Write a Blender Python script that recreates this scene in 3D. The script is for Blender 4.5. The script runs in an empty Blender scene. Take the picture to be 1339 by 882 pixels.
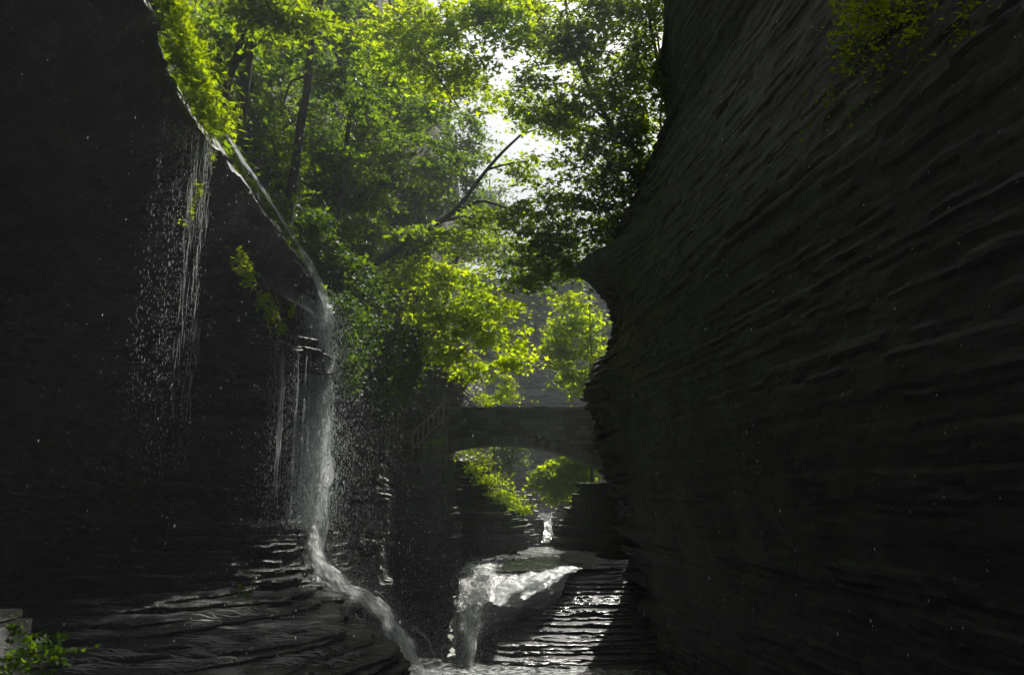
import bpy, math, random
import numpy as np
from mathutils import Vector, Matrix
random.seed(7); RNG = np.random.default_rng(11)
SC = bpy.context.scene
COL = SC.collection
R = math.radians

# ------------------------------------------------------------------ camera, sky, sun, exposure
EYE = np.array([0.0, 0.0, 1.7]); PITCH = R(10.7); FPX = 1051.0
cam_d = bpy.data.cameras.new('camera'); cam = bpy.data.objects.new('camera', cam_d); COL.objects.link(cam)
cam_d.sensor_width = 36.0; cam_d.lens = 18.0 / (669.5 / FPX); cam_d.clip_end = 3000; cam_d.clip_start = 0.05
cam.location = EYE; cam.rotation_euler = (R(90) + PITCH, 0, 0)
SC.camera = cam
SUN_EL, SUN_AZ = 48.0, 16.5          # azimuth in degrees to the right of straight ahead (+Y)
wd = bpy.data.worlds.new('World'); SC.world = wd; wd.use_nodes = True
nt = wd.node_tree; nt.nodes.clear()
sky = nt.nodes.new('ShaderNodeTexSky'); sky.sky_type = 'NISHITA'; sky.sun_disc = False
sky.sun_elevation = R(SUN_EL); sky.sun_rotation = R(SUN_AZ); sky.dust_density = 4.0; sky.air_density = 1.0
hs = nt.nodes.new('ShaderNodeHueSaturation'); hs.inputs['Saturation'].default_value = 0.12
bg = nt.nodes.new('ShaderNodeBackground'); bg.inputs['Strength'].default_value = 0.05
wo = nt.nodes.new('ShaderNodeOutputWorld')
nt.links.new(sky.outputs[0], hs.inputs['Color']); nt.links.new(hs.outputs[0], bg.inputs[0]); nt.links.new(bg.outputs[0], wo.inputs[0])
sun_d = bpy.data.lights.new('sun', 'SUN'); sun_d.energy = 5.0; sun_d.angle = R(0.5); sun_d.color = (1.0, 0.96, 0.88)
sun = bpy.data.objects.new('sun', sun_d); COL.objects.link(sun)
sdir = Vector((math.sin(R(SUN_AZ)) * math.cos(R(SUN_EL)), math.cos(R(SUN_AZ)) * math.cos(R(SUN_EL)), math.sin(R(SUN_EL))))
sun.rotation_euler = sdir.to_track_quat('Z', 'Y').to_euler(); sun.location = (8, 10, 60)
vs = SC.view_settings; vs.view_transform = 'Standard'; vs.look = 'None'; vs.gamma = 1.0; vs.exposure = 0.68
cy = SC.cycles
SC.render.engine = 'CYCLES'
cy.use_denoising = True; cy.max_bounces = 7; cy.diffuse_bounces = 3; cy.glossy_bounces = 3; cy.transmission_bounces = 4
cy.volume_bounces = 1; cy.transparent_max_bounces = 14; cy.caustics_reflective = False; cy.caustics_refractive = False
cy.sample_clamp_indirect = 6.0

def at(px, py, Y):
    """world point seen at photograph pixel (px, py) at distance Y along the gorge"""
    a = (px - 669.5) / FPX; b = -(py - 441.0) / FPX
    d = np.array([a, math.cos(PITCH) - b * math.sin(PITCH), math.sin(PITCH) + b * math.cos(PITCH)])
    return EYE + d * (Y / d[1])

# ------------------------------------------------------------------ noise
def _h(ix, iy, iz, seed):
    with np.errstate(over='ignore'):
        h = (ix.astype(np.int64) * 374761393 + iy.astype(np.int64) * 668265263 + iz.astype(np.int64) * 2147483647 + seed * 974711) & 0xFFFFFFFF
        h = ((h ^ (h >> 13)) * 1274126177) & 0xFFFFFFFF
        h = ((h ^ (h >> 16)) * 2246822519) & 0xFFFFFFFF
        h = h ^ (h >> 15)
    return (h & 0xFFFFFF) / float(0x1000000)
def vnoise(p, seed=0):
    p = np.asarray(p, float); i = np.floor(p); f = p - i; i = i.astype(np.int64)
    f = f * f * (3 - 2 * f)
    x, y, z = i[..., 0], i[..., 1], i[..., 2]
    r = 0
    for dx in (0, 1):
        wx = f[..., 0] if dx else 1 - f[..., 0]
        for dy in (0, 1):
            wy = f[..., 1] if dy else 1 - f[..., 1]
            for dz in (0, 1):
                wz = f[..., 2] if dz else 1 - f[..., 2]
                r = r + _h(x + dx, y + dy, z + dz, seed) * wx * wy * wz
    return r * 2 - 1
def fbm(p, oct=4, seed=0):
    p = np.asarray(p, float); r = 0; a = 1.0
    for k in range(oct):
        r = r + a * vnoise(p, seed + k * 17); p = p * 2.03; a *= 0.5
    return r
_lr = np.random.default_rng(5)
LB = np.cumsum(_lr.choice([0.04, 0.06, 0.09, 0.13, 0.2, 0.34], 520, p=[.2, .25, .22, .17, .1, .06])) - 30
LO = _lr.uniform(-1, 1, 521)
def strata(P, s, amp=1.0):
    """horizontal relief of bedded shale at points P with length-along-wall s"""
    zz = P[..., 2] + 0.10 * fbm(P * np.array([.10, .10, .05]), 2, 3) + 0.004 * s + .025 * vnoise(P * np.array([.9, .9, .4]), 2)
    k = np.searchsorted(LB, zz)
    lo = LB[np.clip(k - 1, 0, 519)]; hi = LB[np.clip(k, 0, 519)]
    t = np.clip((zz - lo) / np.maximum(hi - lo, 1e-3), 0, 1)
    rnd = 1 - (2 * np.abs(t - .5)) ** 4
    ln = 0.5 + 1.3 * _h(k, k * 0, k * 0, 9)
    c = np.floor(s / ln + 10 * _h(k, k * 0 + 1, k * 0, 4) + 0.3 * vnoise(P * 1.5, 8)).astype(np.int64)
    blk = _h(k, c, k * 0, 21) * 2 - 1
    big = fbm(P * np.array([.35, .35, .9]), 4, 40)
    return amp * (0.13 * LO[np.clip(k, 0, 520)] * .8 + 0.11 * blk + 0.03 * rnd + 0.17 * big + 0.07 * fbm(P * np.array([3.0, 3.0, 6.0]), 3, 60))

# ------------------------------------------------------------------ object helpers
def link_mesh(name, V, F, mat, parent=None, smooth=False):
    V = np.asarray(V, np.float32).reshape(-1, 3); F = np.asarray(F, np.int32)
    me = bpy.data.meshes.new(name); n = F.shape[1]
    me.vertices.add(len(V)); me.vertices.foreach_set('co', V.ravel())
    me.loops.add(F.size); me.loops.foreach_set('vertex_index', F.ravel())
    me.polygons.add(len(F)); me.polygons.foreach_set('loop_start', np.arange(0, F.size, n, dtype=np.int32))
    me.update(calc_edges=True)
    me.polygons.foreach_set('use_smooth', np.full(len(F), smooth))
    if mat: me.materials.append(mat)
    o = bpy.data.objects.new(name, me); COL.objects.link(o)
    if parent: o.parent = parent
    return o
def grid_faces(nu, nv, flip=False, wrap=False):
    i = np.arange(nu - (0 if wrap else 1))[:, None]; j = np.arange(nv - 1)[None, :]
    i2 = (i + 1) % nu
    a = i * nv + j; b = i2 * nv + j; c = i2 * nv + j + 1; d = i * nv + j + 1
    F = np.stack([a, b, c, d], -1).reshape(-1, 4)
    return F[:, ::-1] if flip else F
def empty(name, loc=(0, 0, 0)):
    o = bpy.data.objects.new(name, None); o.location = loc; COL.objects.link(o); o.empty_display_size = .3
    return o
def tag(o, label=None, cat=None, group=None, kind=None):
    for k, v in (('label', label), ('category', cat), ('group', group), ('kind', kind)):
        if v: o[k] = v
    return o
class Geo:
    def __init__(s): s.V = []; s.F = []; s.n = 0
    def add(s, V, F):
        s.V.append(np.asarray(V, float).reshape(-1, 3)); s.F.append(np.asarray(F) + s.n); s.n += len(s.V[-1])
    def build(s, name, mat, parent=None, smooth=False):
        V = np.concatenate(s.V); 
        if parent is not None: V = V - np.array(parent.location)
        return link_mesh(name, V, np.concatenate(s.F), mat, parent, smooth)
def tube(geo, pts, rad, sides=7, cap=True):
    pts = np.asarray(pts, float); n = len(pts); rad = np.broadcast_to(np.asarray(rad, float), (n,))
    T = np.gradient(pts, axis=0); T /= np.linalg.norm(T, axis=1, keepdims=True) + 1e-9
    ref = np.array([0.31, 0.12, 0.94]) if abs(T[0] @ np.array([0.31, .12, .94])) < .9 else np.array([1., 0, 0])
    U = np.cross(T, ref); U /= np.linalg.norm(U, axis=1, keepdims=True) + 1e-9; W = np.cross(T, U)
    a = np.linspace(0, 2 * np.pi, sides, endpoint=False)
    V = pts[:, None] + rad[:, None, None] * (np.cos(a)[None, :, None] * U[:, None] + np.sin(a)[None, :, None] * W[:, None])
    i = np.arange(n - 1)[:, None]; j = np.arange(sides)[None]
    F = np.stack([i * sides + j, i * sides + (j + 1) % sides, (i + 1) * sides + (j + 1) % sides, (i + 1) * sides + j], -1).reshape(-1, 4)
    geo.add(V, F)
def smooth_path(pts, n):
    pts = np.asarray(pts, float); d = np.r_[0, np.cumsum(np.linalg.norm(np.diff(pts, axis=0), axis=1))]
    t = np.linspace(0, d[-1], n); P = np.stack([np.interp(t, d, pts[:, k]) for k in range(pts.shape[1])], -1)
    for _ in range(max(1, n // 12)):
        P[1:-1] = .25 * P[:-2] + .5 * P[1:-1] + .25 * P[2:]
    return P
def fit(xs, ys, q, sm=0):
    return np.interp(q, xs, ys)

# ------------------------------------------------------------------ materials
def mat_new(name):
    m = bpy.data.materials.new(name); m.use_nodes = True; m.node_tree.nodes.clear(); return m, m.node_tree
def N(nt, t, **kw):
    n = nt.nodes.new(t)
    for k, v in kw.items(): setattr(n, k, v)
    return n
def rock_mat(name, c0, c1, r0=.22, r1=.65, moss=0.0, bump=.5, spec=.5, scale=1.0, fine=.1, ani=None, vary=0, dist=.06):
    m, t = mat_new(name); L = t.links.new
    tc = N(t, 'ShaderNodeTexCoord'); mp = N(t, 'ShaderNodeMapping'); mp.inputs['Scale'].default_value = ani or (scale, scale, 5 * scale)
    L(tc.outputs['Object'], mp.inputs[0])
    n1 = N(t, 'ShaderNodeTexNoise'); n1.inputs['Scale'].default_value = 1.6; n1.inputs['Detail'].default_value = 8; n1.inputs['Roughness'].default_value = .65
    L(mp.outputs[0], n1.inputs['Vector'])
    n2 = N(t, 'ShaderNodeTexNoise'); n2.inputs['Scale'].default_value = .7; n2.inputs['Detail'].default_value = 5
    L(tc.outputs['Object'], n2.inputs['Vector'])
    n3 = N(t, 'ShaderNodeTexNoise'); n3.inputs['Scale'].default_value = 14; n3.inputs['Detail'].default_value = 6
    L(mp.outputs[0], n3.inputs['Vector'])
    cr = N(t, 'ShaderNodeValToRGB'); cr.color_ramp.elements[0].color = (*c0, 1); cr.color_ramp.elements[1].color = (*c1, 1)
    cr.color_ramp.elements[0].position = .32; cr.color_ramp.elements[1].position = .7
    L(n1.outputs[0], cr.inputs[0])
    rr = N(t, 'ShaderNodeMapRange'); rr.inputs['From Min'].default_value = .38; rr.inputs['From Max'].default_value = .62
    rr.inputs['To Min'].default_value = r0; rr.inputs['To Max'].default_value = r1; L(n2.outputs[0], rr.inputs[0])
    bs = N(t, 'ShaderNodeBsdfPrincipled'); L(rr.outputs[0], bs.inputs['Roughness'])
    bs.inputs['Specular IOR Level'].default_value = spec
    col = cr.outputs[0]
    if moss > 0:
        g = N(t, 'ShaderNodeNewGeometry'); sx = N(t, 'ShaderNodeSeparateXYZ'); L(g.outputs['Normal'], sx.inputs[0])
        ma = N(t, 'ShaderNodeMath', operation='MULTIPLY_ADD'); L(n2.outputs[0], ma.inputs[0]); ma.inputs[1].default_value = 1.6; L(sx.outputs[2], ma.inputs[2])
        mr = N(t, 'ShaderNodeMapRange'); mr.inputs['From Min'].default_value = 1.72 - moss; mr.inputs['From Max'].default_value = 1.95 - moss
        L(ma.outputs[0], mr.inputs[0])
        mx = N(t, 'ShaderNodeMix', data_type='RGBA'); L(mr.outputs[0], mx.inputs[0]); L(col, mx.inputs[6]); mx.inputs[7].default_value = (.06, .085, .012, 1)
        col = mx.outputs[2]
    if vary:
        oi = N(t, 'ShaderNodeObjectInfo'); vm = N(t, 'ShaderNodeMapRange'); vm.inputs['To Min'].default_value = 1 - vary; vm.inputs['To Max'].default_value = 1 + vary; L(oi.outputs['Random'], vm.inputs[0])
        vx = N(t, 'ShaderNodeVectorMath', operation='SCALE'); L(col, vx.inputs[0]); L(vm.outputs[0], vx.inputs['Scale']); col = vx.outputs[0]
    L(col, bs.inputs['Base Color'])
    ad0 = N(t, 'ShaderNodeMath', operation='MULTIPLY_ADD'); L(n3.outputs[0], ad0.inputs[0]); ad0.inputs[1].default_value = .45; L(n1.outputs[0], ad0.inputs[2])
    n4 = N(t, 'ShaderNodeTexNoise'); n4.inputs['Scale'].default_value = 22; n4.inputs['Detail'].default_value = 4; L(tc.outputs['Object'], n4.inputs['Vector'])
    ad = N(t, 'ShaderNodeMath', operation='MULTIPLY_ADD'); L(n4.outputs[0], ad.inputs[0]); ad.inputs[1].default_value = fine; L(ad0.outputs[0], ad.inputs[2])
    n5 = N(t, 'ShaderNodeMath', operation='MULTIPLY_ADD'); L(n3.outputs[0], n5.inputs[0]); n5.inputs[1].default_value = .5; L(n2.outputs[0], n5.inputs[2]); n6 = N(t, 'ShaderNodeMath', operation='SUBTRACT'); L(n5.outputs[0], n6.inputs[0]); n6.inputs[1].default_value = .25; L(n6.outputs[0], rr.inputs[0])
    bp = N(t, 'ShaderNodeBump'); bp.inputs['Strength'].default_value = bump; bp.inputs['Distance'].default_value = dist
    L(ad.outputs[0], bp.inputs['Height']); L(bp.outputs[0], bs.inputs['Normal'])
    o = N(t, 'ShaderNodeOutputMaterial'); L(bs.outputs[0], o.inputs[0]); return m
def leaf_mat(name, d0, d1, t0, t1, tr=.55):
    m, t = mat_new(name); L = t.links.new
    g = N(t, 'ShaderNodeNewGeometry')
    tc = N(t, 'ShaderNodeTexCoord'); nz = N(t, 'ShaderNodeTexNoise'); nz.inputs['Scale'].default_value = .5; L(tc.outputs['Object'], nz.inputs['Vector'])
    mm = N(t, 'ShaderNodeMath', operation='MULTIPLY_ADD'); L(g.outputs['Random Per Island'], mm.inputs[0]); mm.inputs[1].default_value = .6
    m2 = N(t, 'ShaderNodeMath', operation='MULTIPLY_ADD'); L(nz.outputs[0], m2.inputs[0]); m2.inputs[1].default_value = 1.2; m2.inputs[2].default_value = -.4
    L(m2.outputs[0], mm.inputs[2])
    def ramp(a, b):
        x = N(t, 'ShaderNodeMix', data_type='RGBA'); x.clamp_factor = True; L(mm.outputs[0], x.inputs[0]); x.inputs[6].default_value = (*a, 1); x.inputs[7].default_value = (*b, 1); return x.outputs[2]
    df = N(t, 'ShaderNodeBsdfPrincipled'); df.inputs['Roughness'].default_value = .45; df.inputs['Specular IOR Level'].default_value = .05; L(ramp(d0, d1), df.inputs['Base Color'])
    tl = N(t, 'ShaderNodeBsdfTranslucent'); L(ramp(t0, t1), tl.inputs[0])
    mx = N(t, 'ShaderNodeMixShader'); mx.inputs[0].default_value = tr; L(df.outputs[0], mx.inputs[1]); L(tl.outputs[0], mx.inputs[2])
    o = N(t, 'ShaderNodeOutputMaterial'); L(mx.outputs[0], o.inputs[0]); return m
def plain(name, c, rough=.7, spec=.4, bump=0, bscale=8, c2=None, stretch=(1, 1, 1)):
    m, t = mat_new(name); L = t.links.new
    bs = N(t, 'ShaderNodeBsdfPrincipled'); bs.inputs['Base Color'].default_value = (*c, 1); bs.inputs['Roughness'].default_value = rough; bs.inputs['Specular IOR Level'].default_value = spec
    if bump or c2:
        tc = N(t, 'ShaderNodeTexCoord'); mp = N(t, 'ShaderNodeMapping'); mp.inputs['Scale'].default_value = stretch; L(tc.outputs['Object'], mp.inputs[0])
        nz = N(t, 'ShaderNodeTexNoise'); nz.inputs['Scale'].default_value = bscale; nz.inputs['Detail'].default_value = 6; L(mp.outputs[0], nz.inputs['Vector'])
        if c2:
            x = N(t, 'ShaderNodeMix', data_type='RGBA'); L(nz.outputs[0], x.inputs[0]); x.inputs[6].default_value = (*c, 1); x.inputs[7].default_value = (*c2, 1); L(x.outputs[2], bs.inputs['Base Color'])
        if bump:
            bp = N(t, 'ShaderNodeBump'); bp.inputs['Strength'].default_value = bump; bp.inputs['Distance'].default_value = .04; L(nz.outputs[0], bp.inputs['Height']); L(bp.outputs[0], bs.inputs['Normal'])
    o = N(t, 'ShaderNodeOutputMaterial'); L(bs.outputs[0], o.inputs[0]); return m
def foam_mat(name, tr=.5, c=(.82, .85, .85)):
    m, t = mat_new(name); L = t.links.new
    bs = N(t, 'ShaderNodeBsdfPrincipled'); bs.inputs['Base Color'].default_value = (*c, 1); bs.inputs['Roughness'].default_value = .25
    tl = N(t, 'ShaderNodeBsdfTranslucent'); tl.inputs[0].default_value = (*c, 1)
    mx = N(t, 'ShaderNodeMixShader'); mx.inputs[0].default_value = tr; L(bs.outputs[0], mx.inputs[1]); L(tl.outputs[0], mx.inputs[2])
    o = N(t, 'ShaderNodeOutputMaterial'); L(mx.outputs[0], o.inputs[0]); return m
def veil_mat(name, across=14.0, along=.7, lo=.42, hi=.66, c=(.82, .85, .85), fine=1.0):
    """streaked, partly clear white water; u runs across the flow and v along it in metres"""
    m, t = mat_new(name); L = t.links.new
    uv = N(t, 'ShaderNodeUVMap'); uv.uv_map = 'flow'; sx = N(t, 'ShaderNodeSeparateXYZ'); L(uv.outputs[0], sx.inputs[0])
    mp = N(t, 'ShaderNodeMapping'); mp.inputs['Scale'].default_value = (across, along, 1); L(uv.outputs[0], mp.inputs[0])
    nz = N(t, 'ShaderNodeTexNoise'); nz.inputs['Scale'].default_value = 1; nz.inputs['Detail'].default_value = 7; nz.inputs['Roughness'].default_value = .68; L(mp.outputs[0], nz.inputs['Vector'])
    ed = N(t, 'ShaderNodeMath', operation='PINGPONG'); L(sx.outputs[0], ed.inputs[0]); ed.inputs[1].default_value = .5
    e2 = N(t, 'ShaderNodeMapRange'); e2.interpolation_type = 'SMOOTHSTEP'; e2.inputs['From Max'].default_value = .46; e2.inputs['To Min'].default_value = -.5; e2.inputs['To Max'].default_value = .06; L(ed.outputs[0], e2.inputs[0])
    ad = N(t, 'ShaderNodeMath', operation='ADD'); L(nz.outputs[0], ad.inputs[0]); L(e2.outputs[0], ad.inputs[1])
    al = N(t, 'ShaderNodeMapRange'); al.interpolation_type = 'SMOOTHSTEP'; al.inputs['From Min'].default_value = lo; al.inputs['From Max'].default_value = hi; L(ad.outputs[0], al.inputs[0])
    bs = N(t, 'ShaderNodeBsdfPrincipled'); bs.inputs['Base Color'].default_value = (*c, 1); bs.inputs['Roughness'].default_value = .35
    bp = N(t, 'ShaderNodeBump'); bp.inputs['Strength'].default_value = .6; bp.inputs['Distance'].default_value = .05; L(nz.outputs[0], bp.inputs['Height']); L(bp.outputs[0], bs.inputs['Normal'])
    tl = N(t, 'ShaderNodeBsdfTranslucent'); tl.inputs[0].default_value = (*c, 1); L(bp.outputs[0], tl.inputs['Normal'])
    mx = N(t, 'ShaderNodeMixShader'); mx.inputs[0].default_value = .5; L(bs.outputs[0], mx.inputs[1]); L(tl.outputs[0], mx.inputs[2])
    tp = N(t, 'ShaderNodeBsdfTransparent'); m2 = N(t, 'ShaderNodeMixShader'); L(al.outputs[0], m2.inputs[0]); L(tp.outputs[0], m2.inputs[1]); L(mx.outputs[0], m2.inputs[2])
    o = N(t, 'ShaderNodeOutputMaterial'); L(m2.outputs[0], o.inputs[0]); return m
def water_mat(name):
    m, t = mat_new(name); L = t.links.new
    tc = N(t, 'ShaderNodeTexCoord'); mp = N(t, 'ShaderNodeMapping'); mp.inputs['Scale'].default_value = (1, 2.2, 1); L(tc.outputs['Object'], mp.inputs[0])
    nz = N(t, 'ShaderNodeTexNoise'); nz.inputs['Scale'].default_value = 2.2; nz.inputs['Detail'].default_value = 5; L(mp.outputs[0], nz.inputs['Vector'])
    n2 = N(t, 'ShaderNodeTexNoise'); n2.inputs['Scale'].default_value = 5; n2.inputs['Detail'].default_value = 7; n2.inputs['Roughness'].default_value = .7; L(mp.outputs[0], n2.inputs['Vector'])
    cr = N(t, 'ShaderNodeValToRGB'); cr.color_ramp.elements[0].color = (.04, .05, .045, 1); cr.color_ramp.elements[1].color = (.75, .78, .78, 1)
    cr.color_ramp.elements[0].position = .46; cr.color_ramp.elements[1].position = .64; L(n2.outputs[0], cr.inputs[0])  # white is foam plus sky reflection painted into the colour
    bs = N(t, 'ShaderNodeBsdfPrincipled'); bs.inputs['Roughness'].default_value = .12; bs.inputs['IOR'].default_value = 1.33; L(cr.outputs[0], bs.inputs['Base Color'])
    bp = N(t, 'ShaderNodeBump'); bp.inputs['Strength'].default_value = .5; bp.inputs['Distance'].default_value = .1; L(nz.outputs[0], bp.inputs['Height']); L(bp.outputs[0], bs.inputs['Normal'])
    o = N(t, 'ShaderNodeOutputMaterial'); L(bs.outputs[0], o.inputs[0]); return m
M = dict(
    rock=rock_mat('wet_shale', (.045, .048, .05), (.10, .104, .107), .6, .9, moss=0.0, bump=.4, spec=.3),
    rockl=rock_mat('mossy_shale', (.026, .027, .027), (.085, .086, .085), .28, .75, moss=0.12),
    bank=rock_mat('mossy_bank_rock', (.018, .019, .019), (.06, .06, .06), .5, .9, moss=.32, bump=.8, spec=.3),
    ledge=rock_mat('wet_ledge_shale', (.014, .0145, .0145), (.05, .051, .052), .06, .5, moss=0.0, bump=1.0, spec=.8, fine=.35, ani=(.8, 3.4, 5), dist=.17),
    slab=rock_mat('washed_shale', (.03, .031, .031), (.12, .121, .12), .1, .45, moss=0.0, bump=1.0, spec=.7, fine=.35, ani=(.7, 3, 5), dist=.12),
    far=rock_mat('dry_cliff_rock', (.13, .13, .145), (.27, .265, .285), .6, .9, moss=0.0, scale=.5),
    soil=plain('hill_soil', (.04, .035, .028), .95, .2, .6, 3, (.075, .065, .05)),
    stone=rock_mat('bridge_stone', (.055, .055, .054), (.16, .158, .153), .55, .85, scale=2.0, vary=.55),
    stonel=rock_mat('pale_wall_stone', (.16, .16, .15), (.34, .33, .31), .4, .8, scale=2.0),
    plaque=plain('plaque_metal', (.03, .032, .03), .5, .4, .2, 20),
    wood=plain('railing_wood', (.17, .16, .145), .7, .3, .3, 10, (.24, .23, .21), (1, 1, 6)),
    bark=plain('bark', (.035, .032, .03), .9, .2, .9, 9, (.085, .078, .07), (1, 1, .25)),
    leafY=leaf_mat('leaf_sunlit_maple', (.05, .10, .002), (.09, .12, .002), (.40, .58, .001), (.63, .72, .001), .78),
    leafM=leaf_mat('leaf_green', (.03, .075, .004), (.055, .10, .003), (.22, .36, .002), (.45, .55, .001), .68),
    leafD=leaf_mat('leaf_dark', (.018, .05, .012), (.032, .07, .008), (.10, .21, .008), (.30, .42, .002), .62),  # dark green; also puts the slope's shade into sunlit hillside crowns
    leafShade=leaf_mat('leaf_painted_shade', (.016, .042, .006), (.028, .06, .005), (.06, .14, .005), (.17, .27, .003), .58),  # darker leaf copy: shade of the left bank put into the colour
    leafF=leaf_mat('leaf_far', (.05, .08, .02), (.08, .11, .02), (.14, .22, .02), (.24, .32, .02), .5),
    fern=leaf_mat('fern_frond', (.05, .10, .002), (.10, .13, .002), (.31, .46, .001), (.56, .66, .001), .68),
    drop=foam_mat('water_drops', .45), foam=foam_mat('white_water', .35), veil=foam_mat('water_veil', .5, (.8, .83, .83)),
    water=water_mat('stream_water'),
    glint_paint=veil_mat('painted_glint', 3, 6.0, .30, .62), sheetw=veil_mat('sunlit_sheet_water', 7, 3.0, .30, .54), fall=veil_mat('falling_water', 18, .7, .40, .74), apron=veil_mat('sliding_white_water', 12, 1.8, .38, .74), thin=veil_mat('thin_running_water', 12, .5, .50, .78), glint=rock_mat('wet_film_rock', (.03, .03, .03), (.14, .14, .14), .12, .35, bump=.8, spec=.8, fine=.5),
)

# ------------------------------------------------------------------ terrain and gorge walls
def normals_of(P):
    du = np.gradient(P, axis=0); dv = np.gradient(P, axis=1)
    n = np.cross(du, dv); return n / (np.linalg.norm(n, axis=-1, keepdims=True) + 1e-9)
def structure(o, label=None):
    o['kind'] = 'structure'
    if label: o['label'] = label
    return o

# ground sheet far below, out to the horizon
g = 900.0
structure(link_mesh('ground', [(-g, -g, -6.5), (g, -g, -6.5), (g, g, -6.5), (-g, g, -6.5)], [(0, 1, 2, 3)], M['soil']), 'dark forest ground around the gorge')

# right cliff: silhouette of its far corner, pixel by pixel, at distance YE
YE = 28.0
SIL = [(985, -230), (940, -80), (905, 0), (880, 40), (868, 75), (862, 100), (874, 130), (872, 160), (856, 200), (845, 235), (830, 262), (812, 300), (800, 330),
       (768, 343), (762, 356), (773, 372), (792, 396), (799, 420), (800, 448), (790, 470), (770, 498), (763, 516), (770, 545), (780, 575), (790, 600), (797, 640), (812, 690), (824, 730), (836, 800), (836, 900), (836, 1050)]
sp = np.array([at(a, b, YE) for a, b in SIL]); order = np.argsort(sp[:, 2]); SZ, SX = sp[order, 2], sp[order, 0]
def xe(z): return np.interp(z, SZ, SX)
def build_right_cliff():
    nz = 390; z = np.linspace(-6.4, 25, nz)
    ya = np.concatenate([np.linspace(-22, 4, 40), np.linspace(4.2, YE, 330)])
    nb = 80
    U = len(ya) + nb
    P = np.zeros((U, nz, 3)); Z = np.broadcast_to(z, (U, nz)); P[..., 2] = Z
    X = xe(z)
    sm = np.convolve(np.pad(X, 38, mode='edge'), np.ones(77) / 77, 'valid')   # nearer rock keeps only the broad shape of the corner
    w = np.clip((YE - ya) / 5.0, 0, 1)[:, None]; w = w * w * (3 - 2 * w); sm = np.minimum(sm, 5.5 - .13 * np.maximum(z - 10, 0))
    bulge = 0.9 * np.exp(-((z + 2.6) / 1.8) ** 2)
    P[:len(ya), :, 0] = X[None] * (1 - w) + sm[None] * w + 0.115 * (YE - ya)[:, None] - bulge[None] * (w * np.clip((ya - 12) / 10, 0, 1)[:, None]) * .4
    P[:len(ya), :, 1] = ya[:, None]
    t = np.linspace(0, 1, nb + 1)[1:]
    ph = np.minimum(t / .35, 1) * math.pi / 2; ext = np.maximum(t - .35, 0) / .65 * 16
    P[len(ya):, :, 0] = X[None] + (1.6 * (1 - np.cos(ph)) + ext)[:, None]
    P[len(ya):, :, 1] = YE + (1.6 * np.sin(ph) + .12 * ext)[:, None]
    s = np.r_[ya, YE + 12 * t][:, None] * np.ones((1, nz))
    nrm = np.zeros_like(P); nb_ = normals_of(P); nrm[..., :2] = nb_[..., :2]; 
    sgn = np.where(np.r_[np.ones(len(ya)), np.ones(nb)] > 0, 1, 1)
    out = np.zeros_like(P); out[:len(ya), :, 0] = -1
    out[len(ya):, :, 0] = -np.cos(ph)[:, None]; out[len(ya):, :, 1] = np.sin(ph)[:, None]
    near = .27 + np.exp(-((ya - YE) / 2.2) ** 2) * 1.4
    amp = np.r_[near, np.full(nb, 1.2)][:, None] * np.interp(z, [2, 9, 16], [.95, .85, .7])[None]
    P += out * (strata(P, s) * amp)[..., None]
    P[..., 2] += 0.03 * fbm(P * 2.5, 2, 77)
    return link_mesh('cliff', P.reshape(-1, 3), grid_faces(U, nz, True), M['rock'])
structure(build_right_cliff(), 'dark layered shale cliff filling the right side of the gorge')

# left cliff: undercut wall path B, lip path L
LIP = [(-6.0, -24), (-5.2, -8), (-4.2, 0)] + []
lipw = [np.array([-6.5, -24, 6.6]), np.array([-5.5, -8, 6.5]), np.array([-4.6, 0, 6.4])]
for a, b, Y in [(200, -20, 7.6), (212, 40, 8.6), (228, 92, 9.6), (262, 150, 11.0), (296, 186, 12.6), (348, 262, 14.6), (392, 328, 16.4), (412, 352, 17.0), (424, 392, 17.6)]:
    lipw.append(at(a, b, Y))
lipw += [at(446, 415, 19.5), at(474, 432, 22), at(520, 440, 25), at(540, 455, 29), at(556, 470, 33.5), at(613, 478, 36.6), at(604, 496, 38.4), np.array([-2.4, 40, 6.5]), np.array([-1.9, 48, 7.5]), np.array([-1.9, 58, 9.0])]
lipw = np.array(lipw)
basew = np.array([[-8.5, -24, 0], [-8.0, -8, 0], [-7.6, 0, 0], [-7.6, 7.6, 0.2], [-7.8, 9, .4], [-7.9, 10, .5], [-8.0, 11.5, .5], [-8.1, 13.0, .5], [-7.9, 15, .5], [-7.2, 17, .5], [-6.6, 18.2, .3],
                  [-6.0, 19.2, .2], [-5.2, 20.8, -.4], [-4.6, 22.6, -.8], [-3.9, 25.2, -1.2], [-4.5, 29, -1.8], [-4.7, 33.5, -2], [-2.6, 36.6, -2], [-2.7, 38.4, -2], [-2.9, 40, -1], [-2.4, 48, 0], [-2.3, 58, 0]])
assert len(basew) == len(lipw), (len(basew), len(lipw))
def path_pts(P, n):
    d = np.r_[0, np.cumsum(np.linalg.norm(np.diff((lipw + basew)[:, :2] / 2, axis=0), axis=1))]
    t = np.linspace(0, d[-1], n)
    # sample denser where it shows (between the seventh and the seventeenth station)
    a, b = d[3] - .5, d[17]
    t = np.concatenate([np.linspace(0, a, 60, endpoint=False), np.linspace(a, b, n - 120, endpoint=False), np.linspace(b, d[-1], 60)])
    return np.stack([np.interp(t, d, P[:, k]) for k in range(3)], -1), t
NS = 560
Ls, Sl = path_pts(lipw, NS); Bs, _ = path_pts(basew, NS)
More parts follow.
